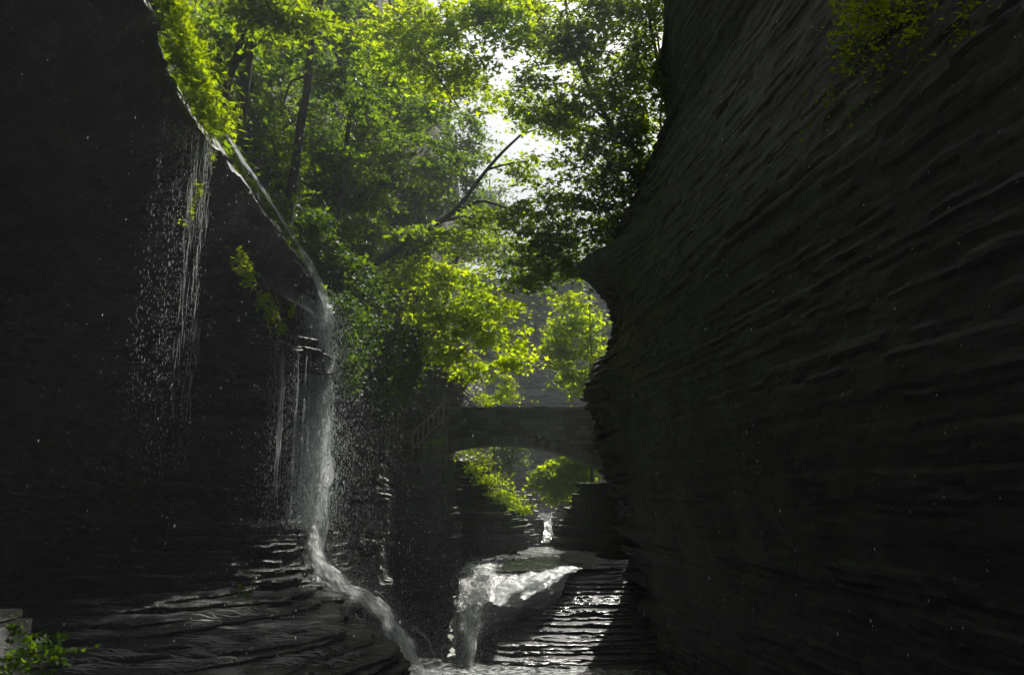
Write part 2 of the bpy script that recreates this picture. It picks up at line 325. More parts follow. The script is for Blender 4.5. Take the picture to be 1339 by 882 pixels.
def build_left_cliff():
    nt_ = 240
    t = np.linspace(0, 1, nt_)
    P = np.zeros((NS, nt_, 3))
    over = Ls - Bs
    # profile: up the wall, under the overhang, round the lip, back over the top
    u = np.interp(t, [0, .42, .60, .74, .80, .84, .90, 1.0], [0, .02, .18, .62, .92, 1.0, .96, .35])
    v = np.interp(t, [0, .42, .60, .74, .80, .84, .90, 1.0], [-.5, .40, .70, .86, .915, .955, 1.0, 1.12])
    P[..., 0] = Bs[:, None, 0] + over[:, None, 0] * u; P[..., 1] = Bs[:, None, 1] + over[:, None, 1] * u
    P[..., 2] = Bs[:, None, 2] + over[:, None, 2] * v
    P[:, 0, 2] = -6.4
    d = np.gradient(Bs[:, :2] + Ls[:, :2], axis=0); d /= np.linalg.norm(d, axis=1, keepdims=True)
    out = np.zeros((NS, 1, 3)); out[:, 0, 0] = d[:, 1]; out[:, 0, 1] = -d[:, 0]
    amp = np.interp(t, [0, .7, .82, .88, .95, 1], [1, .8, .35, .3, .5, .5])[None]
    # a second, lower ledge juts out near the end of the lip
    led = np.exp(-((Sl - Sl[np.argmin(np.abs(Ls[:, 1] - 15.2))]) / 1.9) ** 2)[:, None] * np.exp(-((P[..., 2] - 4.85) / np.where(P[..., 2] > 4.85, .55, .28)) ** 2)
    P += out * (strata(P, Sl[:, None] * np.ones((1, nt_))) * amp + 1.3 * led)[..., None]
    P[..., 2] += .04 * fbm(P * 2.0, 3, 31)
    return link_mesh('cliff', P.reshape(-1, 3), grid_faces(NS, nt_, True), M['rockl']), P
lc, LP = build_left_cliff(); structure(lc, 'undercut shale cliff with an overhanging lip on the left')

# wooded hillside above the left lip
HZ = 4.0
def hill_point(i, d, up=None):
    """point on the left hillside: station i (index array) and distance d up the slope from the lip"""
    L = Ls[i]; Y = L[..., 1]
    an = R(1) * np.interp(Y, [0, 20, 28, 36, 44], [58, 64, 68, 76, 82]) * np.interp(d, [0, 1.5, 4], [.35, .75, 1])
    h = d * np.cos(an); v = d * np.sin(an)
    p = np.stack([L[..., 0] - .6 - h, Y + .22 * h, L[..., 2] + .3 + v], -1)
    w = np.clip(d / 3, 0, 1)
    return p + np.stack([.9 * fbm(p * .25, 3, 92) * w, p[..., 0] * 0, .5 * fbm(p * .3, 3, 91) * w], -1)
ii = np.linspace(0, NS - 1, 150).astype(int); dd = np.r_[-2.0, np.linspace(0, 6, 40), np.linspace(6.4, 45, 60)]
HP = hill_point(ii[:, None] + np.zeros(len(dd), int)[None], np.maximum(dd, 0)[None] + np.zeros(len(ii))[:, None])
HP[:, 0] += np.array([.3, 0, -.8])
structure(link_mesh('hillside', HP.reshape(-1, 3), grid_faces(len(ii), len(dd), True), M['soil'], smooth=True), 'steep wooded hillside above the left cliff')

# wooded slope on top of the right cliff
ya = np.linspace(-22, YE + 1, 60); xa = np.linspace(0, 60, 40)
RP = np.zeros((60, 40, 3)); RP[..., 1] = ya[:, None] + .1 * xa[None]
RP[..., 0] = (float(xe(24.6)) + .115 * (YE - ya))[:, None] + xa[None] - .2; RP[..., 2] = 24.6 + np.minimum(xa, 25)[None] * .45 + .4 * fbm(RP * .3, 3, 5)
structure(link_mesh('hillside', RP.reshape(-1, 3), grid_faces(60, 40), M['soil'], smooth=True), 'forest slope on top of the right cliff')

# grey cliff closing the gorge beyond the bridge
def far_cliff():
    path = smooth_path([(-30, 52), (-9, 60), (-3.0, 66), (2.5, 70), (8, 69), (16, 62), (30, 50), (50, 44)], 170); nz = 150
    z = np.linspace(-3, 21, nz)
    P = np.zeros((170, nz, 3)); P[..., :2] = path[:, None]; P[..., 2] = z
    d = np.gradient(path, axis=0); d /= np.linalg.norm(d, axis=1, keepdims=True)
    out = np.zeros((170, 1, 3)); out[:, 0, 0] = d[:, 1]; out[:, 0, 1] = -d[:, 0]
    s = np.arange(170)[:, None] * .7 * np.ones((1, nz))
    P += out * (strata(P, s, 1.8) - np.maximum(z - 5, 0)[None] * .25)[..., None]
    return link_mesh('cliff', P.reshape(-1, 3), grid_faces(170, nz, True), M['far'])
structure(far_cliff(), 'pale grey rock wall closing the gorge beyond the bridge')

# ------------------------------------------------------------------ ledges of stacked rock layers
def layer_stack(name, label, centre, th0, th1, levels, radius, mat, n=260, rings=12, rough=.16, seed=0, depth=2.6, tilt=(0, 0), shear=None):
    root = structure(empty(name, (centre[0], centre[1], levels[-1][0])), label)
    rs = np.random.default_rng(seed)
    for k, (zt, th) in enumerate(levels):
        a = np.linspace(R(th0), R(th1), n)
        rad = np.array([radius(zt, x) for x in a])
        arc = np.cumsum(np.full(n, rad.mean() * abs(a[1] - a[0])))
        q = np.stack([arc, arc * 0 + k * 7.3, arc * 0], -1)
        cell = np.floor(arc / (.25 + .5 * rs.random()) + .4 * vnoise(q * 1.3, seed)).astype(np.int64)
        rad = rad + rough * (1.6 * fbm(q * np.array([.45, .12, 1]), 3, seed + 3) + .5 * fbm(q * 2.2, 3, seed + 4) + .28 * (_h(cell, cell * 0 + k, cell * 0, seed + 5) * 2 - 1))
        ds = np.r_[depth * .6, 0.04, 0, .03, .05 + (np.linspace(0, 1, rings) ** 1.5) * depth]
        dz = np.r_[-th - .03, -th - .03, -.025, 0, np.zeros(rings)]
        P = np.zeros((n, len(ds), 3)); rr = np.maximum(rad[:, None] - ds[None], .1)
        P[..., 0] = rr * np.sin(a)[:, None]; P[..., 1] = -rr * np.cos(a)[:, None]
        if shear: P[..., 0] += shear[0] * np.clip(shear[1] - centre[1] - P[..., 1], 0, 5) * np.clip((P[..., 0] * np.sign(shear[0]) + 1.5) / 5, 0, 1)
        W = P + np.array([centre[0], centre[1], 0]); W[..., 2] = zt
        bump = .025 * fbm(W * 4, 3, seed + k) + .018 * fbm(W * 1.1, 2, seed + 50 + k)
        blk = np.floor(W[..., 0] * 1.7 + .5 * vnoise(W * 1.1, 4)).astype(np.int64)
        bump = bump + .012 * (_h(blk, np.floor(W[..., 1] * 2.3 + k).astype(np.int64), blk * 0, seed) - .5)
        P[..., 2] = zt + dz[None] + bump * np.r_[.2, .2, .8, 1, np.ones(rings)][None] - root.location[2]
        P[..., 2] += tilt[0] * P[..., 0] + tilt[1] * P[..., 1]
        link_mesh('rock_layer', P.reshape(-1, 3), grid_faces(n, len(ds), True), mat, root)
    return root
def levels(z0, z1, seed, lo=.07, hi=.2):
    rs = np.random.default_rng(seed); r = []; z = z0
    while z > z1:
        th = rs.choice([lo, (lo + hi) / 2, hi], p=[.4, .4, .2]) * rs.uniform(.8, 1.2); r.append((z, th)); z -= th
    return r
def rad_left(z, a):
    ry = float(np.interp(z, [-3, -.7, -.5, -.4, -.3, -.2, -.1, 0, .08, .5, 1.05], [17, 13.2, 12, 10.5, 9.2, 8.1, 7.3, 6.6, 5.9, 5.45, 5.0])) + max(0, 1.05 - z) * 1.6 * math.exp(-(a / R(24)) ** 2)
    rx = float(np.interp(z, [-3, -1, 0, 1.05], [6.4, 5.4, 5.0, 4.6]))
    return (abs(math.sin(a) / rx) ** 3.2 + abs(math.cos(a) / ry) ** 3.2) ** (-1 / 3.2)
layer_stack('rock_ledge', 'stepped wet shale ledge below the falls on the left', (-9, 20), -25, 100, levels(1.05, .12, 3, .06, .15) + levels(.11, -1.2, 4, .022, .06) + levels(-1.2, -2.9, 5, .1, .2), rad_left, M['ledge'], n=270, rings=5, rough=.19, seed=1, depth=1.5, shear=(.5, 17.0))
def rad_right(z, a):
    d = -.72 - z; rx, ry = 3.5 + d * .45, 1.5 + d * 2.75; return (abs(math.sin(a) / rx) ** 5 + abs(math.cos(a) / ry) ** 5) ** (-1 / 5)
layer_stack('rock_ledge', 'tilted washed rock slabs at the foot of the right cliff', (5.4, 31.0), -110, 40, levels(-.70, -3.35, 8, .04, .11), rad_right, M['slab'], n=230, rings=5, rough=.11, seed=2, depth=1.2, tilt=(.02, .10), shear=(-.62, 29.8))
def rad_lb(z, a):
    return float(np.interp(z, [-2.2, .3, .75, 2.2, 3.0], [2.75, 3.0, 2.85, 1.7, .9])) + .12 * math.sin(a * 4)
layer_stack('rock_bank', 'dark rock bank under the left end of the bridge', (-2.4, 37.5), -60, 130, levels(3.0, -2.2, 12, .08, .2), rad_lb, M['bank'], n=170, rings=5, rough=.2, seed=3, depth=1.3)
def rad_rb(z, a):
    d = 2.0 - z; return 2.7 + d * .40 + .2 * math.sin(a * 3)
layer_stack('rock_bank', 'dark rock bank under the right end of the bridge', (6.0, 38.5), -140, 60, levels(2.0, -2.2, 14, .08, .2), rad_rb, M['bank'], n=170, rings=5, rough=.2, seed=4, depth=1.5)
layer_stack('rock_ledge', 'jutting mossy shale shelf beside the top of the main fall', (-6.5, 17.3), -30, 120, levels(5.35, 4.2, 24, .04, .10), lambda z, a: float(np.interp(z, [4.0, 4.25, 4.6, 5.4], [2.2, 2.42, 2.3, 1.25])) + .10 * math.sin(a * 5) + .12 * math.sin(a * 2), M['ledge'], n=200, rings=6, rough=.16, seed=11, depth=1.2)
layer_stack('rock_bank', 'dark rock footing under the stair railing', (-4.9, 34.0), -60, 110, levels(2.7, -2.3, 22, .1, .22), lambda z, a: 2.45 + (2.7 - z) * .10 + .12 * math.sin(a * 4), M['rock'], n=150, rings=5, rough=.13, seed=9, depth=1.4)
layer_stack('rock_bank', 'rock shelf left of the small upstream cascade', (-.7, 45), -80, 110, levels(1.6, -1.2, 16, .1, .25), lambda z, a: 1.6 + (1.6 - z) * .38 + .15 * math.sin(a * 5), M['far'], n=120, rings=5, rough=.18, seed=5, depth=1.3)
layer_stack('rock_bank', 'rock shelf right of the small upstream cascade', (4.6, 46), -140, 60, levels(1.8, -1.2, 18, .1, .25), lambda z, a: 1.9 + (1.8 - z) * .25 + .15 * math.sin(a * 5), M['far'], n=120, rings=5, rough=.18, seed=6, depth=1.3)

# ------------------------------------------------------------------ water
def sheet(name, pts, nu, nv, mat, seed, amp=.03, thick=.0, freq=3.0):
    """water surface over a grid of control points pts[rows][cols]"""
    C = np.array(pts); r, c = C.shape[:2]
    u = np.linspace(0, r - 1, nu); v = np.linspace(0, c - 1, nv)
    def ip(A, q, ax):
        i = np.minimum(np.floor(q).astype(int), A.shape[ax] - 2); f = q - i; f = f * f * (3 - 2 * f) * .6 + f * .4
        sh = [1] * A.ndim; sh[ax] = len(q)
        return np.take(A, i, ax) * (1 - f.reshape(sh)) + np.take(A, i + 1, ax) * f.reshape(sh)
    P = ip(ip(C, u, 0), v, 1)
    P[..., 2] += amp * fbm(P * freq, 4, seed)
    return link_mesh(name, P.reshape(-1, 3), grid_faces(nu, nv, True), mat, smooth=True)
structure(sheet('stream', [[(-9, -22, -3.35), (9, -22, -3.35)], [(-8, 8, -3.35), (9, 8, -3.35)], [(-6, 26, -3.35), (8, 26, -3.35)]], 120, 80, M['water'], 1, .02), 'pool at the bottom of the gorge')
zt = at(690, 746, 28.5)[2]
structure(sheet('stream', [[(-1.8, 28.4, zt - .02), (1.2, 28.6, zt), (4.2, 29.4, zt + .05)], [(-1.6, 31, zt + .05), (1.4, 31, zt + .05), (4.0, 31.5, zt + .08)], [(-.6, 34.5, zt + .08), (1.3, 34.5, zt + .08), (3, 34.5, zt + .08)]], 60, 60, M['water'], 2, .03), 'shallow stream above the cascade')
structure(sheet('stream', [[(.2, 34.5, zt + .12), (1.6, 34.3, zt + .12), (3, 34.5, zt + .12)], [(.3, 38, zt + .14), (1.6, 38, zt + .14), (3, 38, zt + .14)]], 50, 40, M['water'], 3, .008), 'small bright pool upstream of the bridge')
zp = at(718, 682, 44)[2]
structure(sheet('stream', [[(1.5, 42, zt + .1), (1.9, 42, zt + .1), (2.2, 42, zt + .1)], [(1.7, 43.2, zp - .3), (1.9, 43.2, zp - .3), (2.1, 43.2, zp - .3)], [(1.7, 44, zp), (2, 44, zp), (2.2, 44, zp)], [(0, 62, zp + .6), (2, 62, zp + .6), (5, 62, zp + .6)]], 70, 30, M['water'], 5, .05, freq=2.0), 'upper run of the stream')

def flow(geo, ctrl, widths, n, r, seed, seg=26, jit=.03, sides=3, part=(0.25, .7), clump=0.0):
    """n thin strands of running water along a control path, spread sideways"""
    rs = np.random.default_rng(seed); C = smooth_path(ctrl, 60); wid = np.interp(np.linspace(0, 1, 60), np.linspace(0, 1, len(widths)), widths)
    T = np.gradient(C, axis=0); S = np.cross(T, (0, 0, 1.0)); S /= np.linalg.norm(S, axis=1, keepdims=True) + 1e-9
    for k in range(n):
        a = rs.uniform(0, 1 - part[0] * .6); b = min(1, a + rs.uniform(*part)); q = np.linspace(a, b, seg) * 59
        i = np.minimum(q.astype(int), 58); f = (q - i)[:, None]
        base = C[i] * (1 - f) + C[i + 1] * f; side = S[i]; w = wid[i][:, None]
        off = rs.normal(0, .45)
        ph = rs.uniform(0, 50)
        wob = fbm(np.stack([np.linspace(a, b, seg) * 9 + ph, np.full(seg, ph), np.full(seg, 0.)], -1), 3, seed)[:, None]
        p = base + side * w * (off + .22 * wob) + np.array([0, 0, 1.0]) * (jit * rs.uniform(-.2, 1) + jit * .5 * fbm(base * 6 + ph, 2, seed)[:, None])
        rad = r * rs.uniform(.4, 1.5) * np.sin(np.linspace(.08, math.pi - .08, seg)) ** .5
        tube(geo, p, rad, sides)
def ribbon(ctrl, widths, seed, nu=70, nv=14, bow=.06, lump=.05, across=None, smooth_n=60):
    """streaked sheet of falling or sliding water along a path: verts, faces, uvs"""
    C = smooth_path(ctrl, smooth_n); q = np.linspace(0, smooth_n - 1, nu); i = np.minimum(q.astype(int), smooth_n - 2); f = (q - i)[:, None]
    C = C[i] * (1 - f) + C[i + 1] * f; wid = np.interp(np.linspace(0, 1, nu), np.linspace(0, 1, len(widths)), widths)
    T = np.gradient(C, axis=0); T /= np.linalg.norm(T, axis=1, keepdims=True) + 1e-9
    S = np.tile(np.array(across, float), (nu, 1)) if across is not None else np.cross(T, (0, 0, 1.0)); S /= np.linalg.norm(S, axis=1, keepdims=True) + 1e-9
    Nn = np.cross(S, T); Nn *= np.sign(Nn[:, 2:3] + 1e-6) if across is None else np.where(Nn[:, 1:2] > 0, -1, 1)
    v = np.linspace(-1, 1, nv)
    P = C[:, None] + S[:, None] * (wid[:, None] * v[None])[..., None] + Nn[:, None] * (bow * (1 - v ** 2))[None, :, None]
    P = P + Nn[:, None] * (lump * fbm(np.concatenate([P[..., :2] * 5, P[..., 2:] * 1.5], -1), 3, seed))[..., None] + S[:, None] * (.25 * wid[:, None] * fbm(P * 2.0, 2, seed + 4))[..., None]
    L_ = np.r_[0, np.cumsum(np.linalg.norm(np.diff(C, axis=0), axis=1))]
    UV = np.stack([np.broadcast_to(v * .5 + .5, (nu, nv)), np.broadcast_to(L_[:, None], (nu, nv))], -1)
    return P.reshape(-1, 3), grid_faces(nu, nv), UV.reshape(-1, 2)
def ribbons(name, items, mat, parent=None):
    V, F, U, n = [], [], [], 0
    for v, f, u in items: V.append(v); F.append(f + n); U.append(u); n += len(v)
    V, F, U = np.concatenate(V), np.concatenate(F), np.concatenate(U)
    if parent is not None: V = V - np.array(parent.location)
    o = link_mesh(name, V, F, mat, parent, True); uv = o.data.uv_layers.new(name='flow'); uv.data.foreach_set('uv', U[F.ravel()].astype(np.float32).ravel()); return o
OCT = np.array([(0, 0, 1.6), (0, 0, -1), (.5, 0, 0), (0, .5, 0), (-.5, 0, 0), (0, -.5, 0)])
OCF = np.array([(0, 2, 3), (0, 3, 4), (0, 4, 5), (0, 5, 2), (1, 3, 2), (1, 4, 3), (1, 5, 4), (1, 2, 5)])
def drops_mesh(C, size, stretch):
    n = len(C); V = OCT[None] * size[:, None, None]; V[..., 2] *= stretch[:, None]
    V = V + C[:, None]; F = OCF[None] + (np.arange(n) * 6)[:, None, None]
    return V.reshape(-1, 3), F.reshape(-1, 3)
def curtain(rs, lip, n, zbot, spread0, spread1, out=(.12, -.05), power=1.0, columns=None):
    """positions of falling drops below a lip polyline"""
    lip = np.asarray(lip, float); d = np.r_[0, np.cumsum(np.linalg.norm(np.diff(lip, axis=0), axis=1))]
    if columns is not None:
        cs = np.sort(rs.random(columns)); w = rs.random(columns) ** 2; w /= w.sum()
        t = cs[rs.choice(columns, n, p=w)] + rs.normal(0, .006, n); t = np.clip(t, 0, 1) * d[-1]
    else: t = rs.random(n) * d[-1]
    p = np.stack([np.interp(t, d, lip[:, k]) for k in range(3)], -1)
    f = rs.random(n) ** power; h = p[:, 2] - zbot
    sg = spread0 + (spread1 - spread0) * f
    q = p.copy(); q[:, 2] -= f * h; q[:, 0] += out[0] * np.sqrt(f) * 1 + rs.normal(0, 1, n) * sg; q[:, 1] += out[1] * np.sqrt(f) + rs.normal(0, 1, n) * sg
    return q, f
rs = np.random.default_rng(77)
def waterfall(label, base, jobs, strands=None, group=None, rib=None):
    root = tag(empty('waterfall', tuple(base)), label, 'waterfall', group)
    g_ = Geo()
    for lip, n, zb, s0, s1, sz, kw in jobs:
        q, f = curtain(rs, lip, n, zb, s0, s1, **kw)
        V, F = drops_mesh(q, sz * rs.uniform(.4, 1.25, n) * np.where(rs.random(n) < .06, 1.7, 1), rs.uniform(1, 2.6, n)); g_.add(V, F)
    tag(g_.build('spray', M['drop'], root), kind='stuff')
    if rib: tag(ribbons('sheet', rib, M['fall'], root), kind='stuff')
    if strands:
        s_ = Geo(); strands(s_); tag(s_.build('veil', M['veil'], root, True), kind='stuff')
    return root
# main fall
mainlip = [at(398, 338, 17.0), at(412, 362, 17.4), at(424, 395, 17.6), at(432, 420, 17.7)]
pbase = at(404, 692, 17.2)
def main_strands(g_):
    r2 = np.random.default_rng(3)
    for k in range(90):
        u = r2.normal(.5, .22); top = at(404 + 30 * u, 345 + 75 * u + r2.uniform(-5, 10), 17.3 + .4 * u)
        f0 = r2.random() ** 1.6 * .8; f1 = min(1, f0 + r2.uniform(.08, .4)); f = np.linspace(f0, f1, 14)
        p = top[None] + np.stack([.14 * np.sqrt(f) + .02 * np.sin(f * 9 + k), -.1 * np.sqrt(f), -f * (top[2] - pbase[2])], -1)
        p[:, 0] += r2.normal(0, .03) + f * r2.normal(-.05, .12)
        tube(g_, p, .008 * r2.uniform(.4, 1.3) * np.sin(np.linspace(.1, 3.04, 14)), 3)
    flow(g_, [at(388, 318, 16.5), at(402, 340, 17), at(414, 372, 17.3), at(424, 410, 17.5)], [.05, .12, .16, .2], 60, .006, 4, jit=.05)
waterfall('tall white waterfall dropping off the end of the overhanging lip', pbase, [
    (mainlip, 17000, pbase[2], .06, .16, .0125, dict(out=(.08, -.1))),
    (mainlip, 7000, pbase[2] - .6, .12, .5, .010, dict(out=(.35, -.1))),
    (mainlip[1:], 4500, pbase[2] - 1.2, .2, 1.0, .009, dict(out=(.9, -.1)))], main_strands, rib=[
    ribbon([at(392, 322, 16.7), at(402, 338, 17.0), at(413, 368, 17.3), at(420, 420, 17.5), at(422, 520, 17.4), at(420, 620, 17.3), at(416, 700, 17.2), at(414, 760, 17.1)], w_, 200 + k_, 90, 14, .05, .03, across=(1, -.25 + .2 * k_, 0))
    for k_, w_ in enumerate([[.08, .16, .26, .32, .36, .40, .36, .1], [.05, .12, .20, .24, .26, .3, .3, .1], [.10, .22, .40, .55, .62, .66, .5, .1]])])
# thin curtain from the ferny lip
cl = [at(222, 78, 9.4), at(240, 128, 10.2), at(262, 165, 11), at(278, 192, 11.7)]
cz = at(240, 640, 10.6)[2]
def cur_strands(g_):
    r2 = np.random.default_rng(5)
    for k in range(150):
        u = r2.choice([.4, .5, .56, .72, .8, .86, .93, .98]) + r2.normal(0, .02); top = at(240 + 38 * u, 128 + 64 * u, 10.2 + 1.5 * u); f0 = r2.random() ** 1.5 * .75; f = np.linspace(f0, f0 + r2.uniform(.02, .12), 8)
        p = top[None] + np.stack([.02 * np.sin(f * 20 + k), -.06 * f, -f * (top[2] - cz)], -1); tube(g_, p, .0028 * np.sin(np.linspace(.1, 3.04, 8)), 3)
waterfall('thin curtain of drops falling from the ferny lip at upper left', at(245, 640, 10.8), [
    (cl[1:], 1900, cz + .2, .012, .07, .007, dict(out=(-.10, 0), columns=15, power=1.9)),
    (cl[:2], 500, cz + 1.0, .02, .06, .007, dict(out=(-.1, 0), columns=6)),
    (cl, 900, cz, .05, .35, .006, dict(out=(-.1, 0)))], cur_strands)
dl = [at(350, 424, 14.4), at(372, 438, 15.0), at(395, 440, 16.0), at(412, 441, 16.8)]
dz_ = at(380, 690, 16)[2]
def drip_strands(g_):
    r2 = np.random.default_rng(6); d = np.array(dl)
    for k in range(80):
        u = r2.choice([.3, .33, .36, .62, .8, .92]) * 3 + r2.normal(0, .03); i = min(int(u), 2); top = d[i] * (1 - (u - i)) + d[i + 1] * (u - i)
        f0 = r2.random() * .6; f = np.linspace(f0, f0 + r2.uniform(.1, .4), 8)
        p = top[None] + np.stack([.015 * np.sin(f * 12 + k), -.04 * f, -f * (top[2] - dz_)], -1); tube(g_, p, .004 * np.sin(np.linspace(.1, 3.04, 8)), 3)
waterfall('faint drips falling from the lower mossy ledge', at(380, 690, 16.2), [(dl, 2200, dz_, .02, .1, .008, dict(out=(.02, -.05), columns=14))], drip_strands)

def stuff_flow(name, label, build, mat, cat=None):
    g_ = Geo(); build(g_); o = g_.build(name, mat, None, True); structure(o, label); return o
# water running along the edge of the lip
def stuff_ribbons(name, label, items, mat): return structure(ribbons(name, items, mat), label)
lipc = [at(294, 178, 12.6), at(318, 214, 13.6), at(348, 258, 14.7), at(372, 294, 15.7), at(394, 326, 16.5), at(402, 340, 17.0)]
up_ = np.array([0, 0, .04])
stuff_ribbons('water', 'sheet of water running down the edge of the left lip', [ribbon([p + up_ * k for p in lipc], w, 300 + k, 90, 10, .03, .02) for k, w in enumerate([[.13, .11, .08, .07, .07], [.07, .06, .05, .05, .05]])], M['fall'])
# thin runs of water over the lower ledge
runs = []
for k in range(11):
    u = k / 10; y0 = 13.5 + 1.6 * u
    c = [at(330 + 40 * u, 352 - 6 * u + 3 * (k % 3), y0), at(350 + 36 * u, 378 + 4 * u, y0 + .45), at(376 + 26 * u, 392 + 6 * u, y0 + .95), at(400 + 16 * u, 404 + 14 * u, y0 + 1.4)]
    runs.append(ribbon(c, [.02, .05, .05, .03], 320 + k, 40, 6, .02, .02))
stuff_ribbons('water', 'thin runs of water streaking the lower ledge', runs, M['thin'])
# apron of white water below the main fall
ap = [at(404, 690, 17.0), at(410, 730, 16.35), at(428, 758, 15.9), at(452, 776, 15.5), at(482, 792, 15.2), at(508, 825, 14.6), at(528, 862, 14.0), at(552, 905, 13.4), at(560, 940, 13.0)]
items = [ribbon([p + np.array([.05 * k, -.05 * k, .05 + .05 * k]) for p in ap], w, 340 + k, 120, 18, .05, .05) for k, w in enumerate([[.5, .46, .62, .74, .74, .7, .66, .66], [.3, .3, .42, .48, .48, .46, .46, .46], [.16, .18, .22, .26, .26, .28, .28]])]
items += [ribbon([at(410, 738, 16.2), at(388, 748, 15.8), at(362, 758, 15.3), at(335, 766, 14.7), at(315, 772, 14.2)], [.25, .32, .34, .3, .1], 350, 60, 14, .04, .05)]
stuff_ribbons('water', 'white water sliding down the ledge below the main fall', items, M['apron'])
items = [ribbon([at(470, 780, 15.6), at(520, 805, 15.4), at(556, 835, 15.2), at(572, 870, 15.0), at(580, 920, 14.6)], [.3, .3, .22, .16, .14], 352, 60, 14, .05, .05), ribbon([at(350, 690, 16.6), at(378, 693, 16.8), at(404, 694, 17.0)], [.2, .25, .2], 353, 30, 10, .03, .03)]
stuff_ribbons('water', 'thin water spreading beside the white slide', items, M['thin'])
from mathutils.bvhtree import BVHTree
def painted_glints(root_index, n, region, seed, lo, hi, label, mat):  # short white water ribbons laid on the rock to paint sky glints
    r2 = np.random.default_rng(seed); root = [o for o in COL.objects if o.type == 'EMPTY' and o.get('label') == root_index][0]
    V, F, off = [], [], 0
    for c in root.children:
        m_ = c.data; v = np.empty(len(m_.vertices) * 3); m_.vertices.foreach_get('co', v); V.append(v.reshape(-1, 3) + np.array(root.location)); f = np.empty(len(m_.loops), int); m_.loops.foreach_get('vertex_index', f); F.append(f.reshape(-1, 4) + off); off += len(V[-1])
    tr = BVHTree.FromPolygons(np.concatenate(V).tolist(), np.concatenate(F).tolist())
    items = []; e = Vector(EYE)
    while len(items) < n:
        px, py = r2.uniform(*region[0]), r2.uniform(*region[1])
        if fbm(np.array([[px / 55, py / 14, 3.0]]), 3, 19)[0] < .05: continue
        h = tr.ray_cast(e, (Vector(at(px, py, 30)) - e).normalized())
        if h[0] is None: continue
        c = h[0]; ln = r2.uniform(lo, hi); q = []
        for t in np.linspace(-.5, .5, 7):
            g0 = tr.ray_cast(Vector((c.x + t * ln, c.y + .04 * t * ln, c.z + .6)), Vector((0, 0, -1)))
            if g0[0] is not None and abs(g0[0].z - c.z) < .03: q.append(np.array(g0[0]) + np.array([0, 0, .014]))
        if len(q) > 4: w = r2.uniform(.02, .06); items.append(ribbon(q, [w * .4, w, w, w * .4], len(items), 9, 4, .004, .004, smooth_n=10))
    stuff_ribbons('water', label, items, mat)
painted_glints('stepped wet shale ledge below the falls on the left', 560, ((90, 545), (735, 882)), 71, .08, .5, 'sky glints painted as thin white water dashes across the lower left ledge', M['glint_paint'])
def apron_drops():
    r2 = np.random.default_rng(41); C = smooth_path(ap, 80); n = 13000; i = np.minimum((r2.random(n) ** .8 * 79).astype(int), 79)
    P = C[i] + r2.normal(0, 1, (n, 3)) * np.array([.36, .25, .13]) + np.array([.05, 0, .14]); V, F = drops_mesh(P, .0065 * r2.uniform(.4, 1.3, n), np.full(n, 1.0))
    r_ = tag(link_mesh('spray', V, F, M['drop']), 'spray tossed up along the white slide below the main fall', kind='stuff')
apron_drops()
# right-hand cascade
cas = [at(634, 746, 28.5), at(628, 756, 27.5), at(623, 778, 26.6), at(617, 815, 25.9), at(611, 850, 25.6), at(606, 905, 25.3)]
items = [ribbon([p + np.array([.10 * k, -.18 * k - .1, .10]) for p in cas], w, 360 + k, 90, 24, .12, .14, across=(1, -.25, .1)) for k, w in enumerate([[.95, .95, .85, .66, .55, .5], [.9, .85, .75, .55, .42, .4], [.7, .7, .6, .4, .3, .3]])]
items += [ribbon([at(566, 880, 24.8), at(610, 876, 25.0), at(650, 882, 24.9), at(690, 900, 24.6)], [.5, .7, .6, .4], 365, 60, 16, .1, .1)]
stuff_ribbons('water', 'white cascade pouring over the washed slabs below the bridge', items, M['apron'])
items = [ribbon([p + np.array([0, -.03 * k, .05 + .04 * k]) for p in c], w, 400 + 5 * j + k, 60, 20, .02, .06, across=(.62, -.78, -.1)) for j, (c, w) in enumerate([
    ([at(748, 744, 28.8), at(722, 750, 28.3), at(694, 758, 27.7), at(668, 772, 27.1), at(648, 794, 26.3)], [.6, .95, 1.1, 1.0, .7]),
    ([at(760, 745, 28.7), at(745, 748, 28.4), at(725, 758, 27.8), at(702, 770, 27.3), at(682, 786, 26.6)], [.25, .4, .5, .55, .35])]) for k in range(2)]
stuff_ribbons('water', 'bright sheet of sunlit water crossing the slabs toward the cascade', items, M['sheetw'])
def cascade_drops():
    r2 = np.random.default_rng(43); C = smooth_path(cas, 80); n = 3500; i = (r2.random(n) * 79).astype(int)
    P = C[i] + r2.normal(0, 1, (n, 3)) * np.array([.45, .3, .14]) + np.array([0, -.2, .2]); V, F = drops_mesh(P, .013 * r2.uniform(.4, 1.3, n), np.full(n, 1.0))
    tag(link_mesh('spray', V, F, M['drop']), 'spray tossed up by the cascade below the bridge', kind='stuff')
cascade_drops()
stuff_ribbons('water', 'little cascade far up the stream under the arch', [ribbon([at(722, 670, 46), at(719, 684, 44), at(717, 696, 43), at(716, 712, 42)], [.13, .12, .09, .2], 380 + k, 50, 12, .03, .05) for k in range(1)], M['apron'])
# rock the cascade slides over
def slide_rock():
    rows = [[at(600, 750, 28.6), at(640, 746, 28.6), at(705, 746, 28.7), at(745, 748, 28.8)],
            [at(600, 768, 27.5), at(640, 764, 27.5), at(694, 768, 27.6), at(736, 772, 27.8)],
            [at(598, 800, 26.4), at(640, 788, 26.4), at(682, 794, 26.6), at(722, 802, 27.4)],
            [at(596, 850, 25.9), at(634, 822, 26.0), at(664, 824, 26.6), at(690, 840, 27.8)],
            [at(592, 970, 25.8), at(626, 910, 26.2), at(648, 900, 27.2), at(670, 900, 28.6)]]
    return sheet('rock_slide', rows, 140, 140, M['glint'], 8, .045, freq=1.6)
structure(slide_rock(), 'bright wet rock shoulder where the cascade slides over')
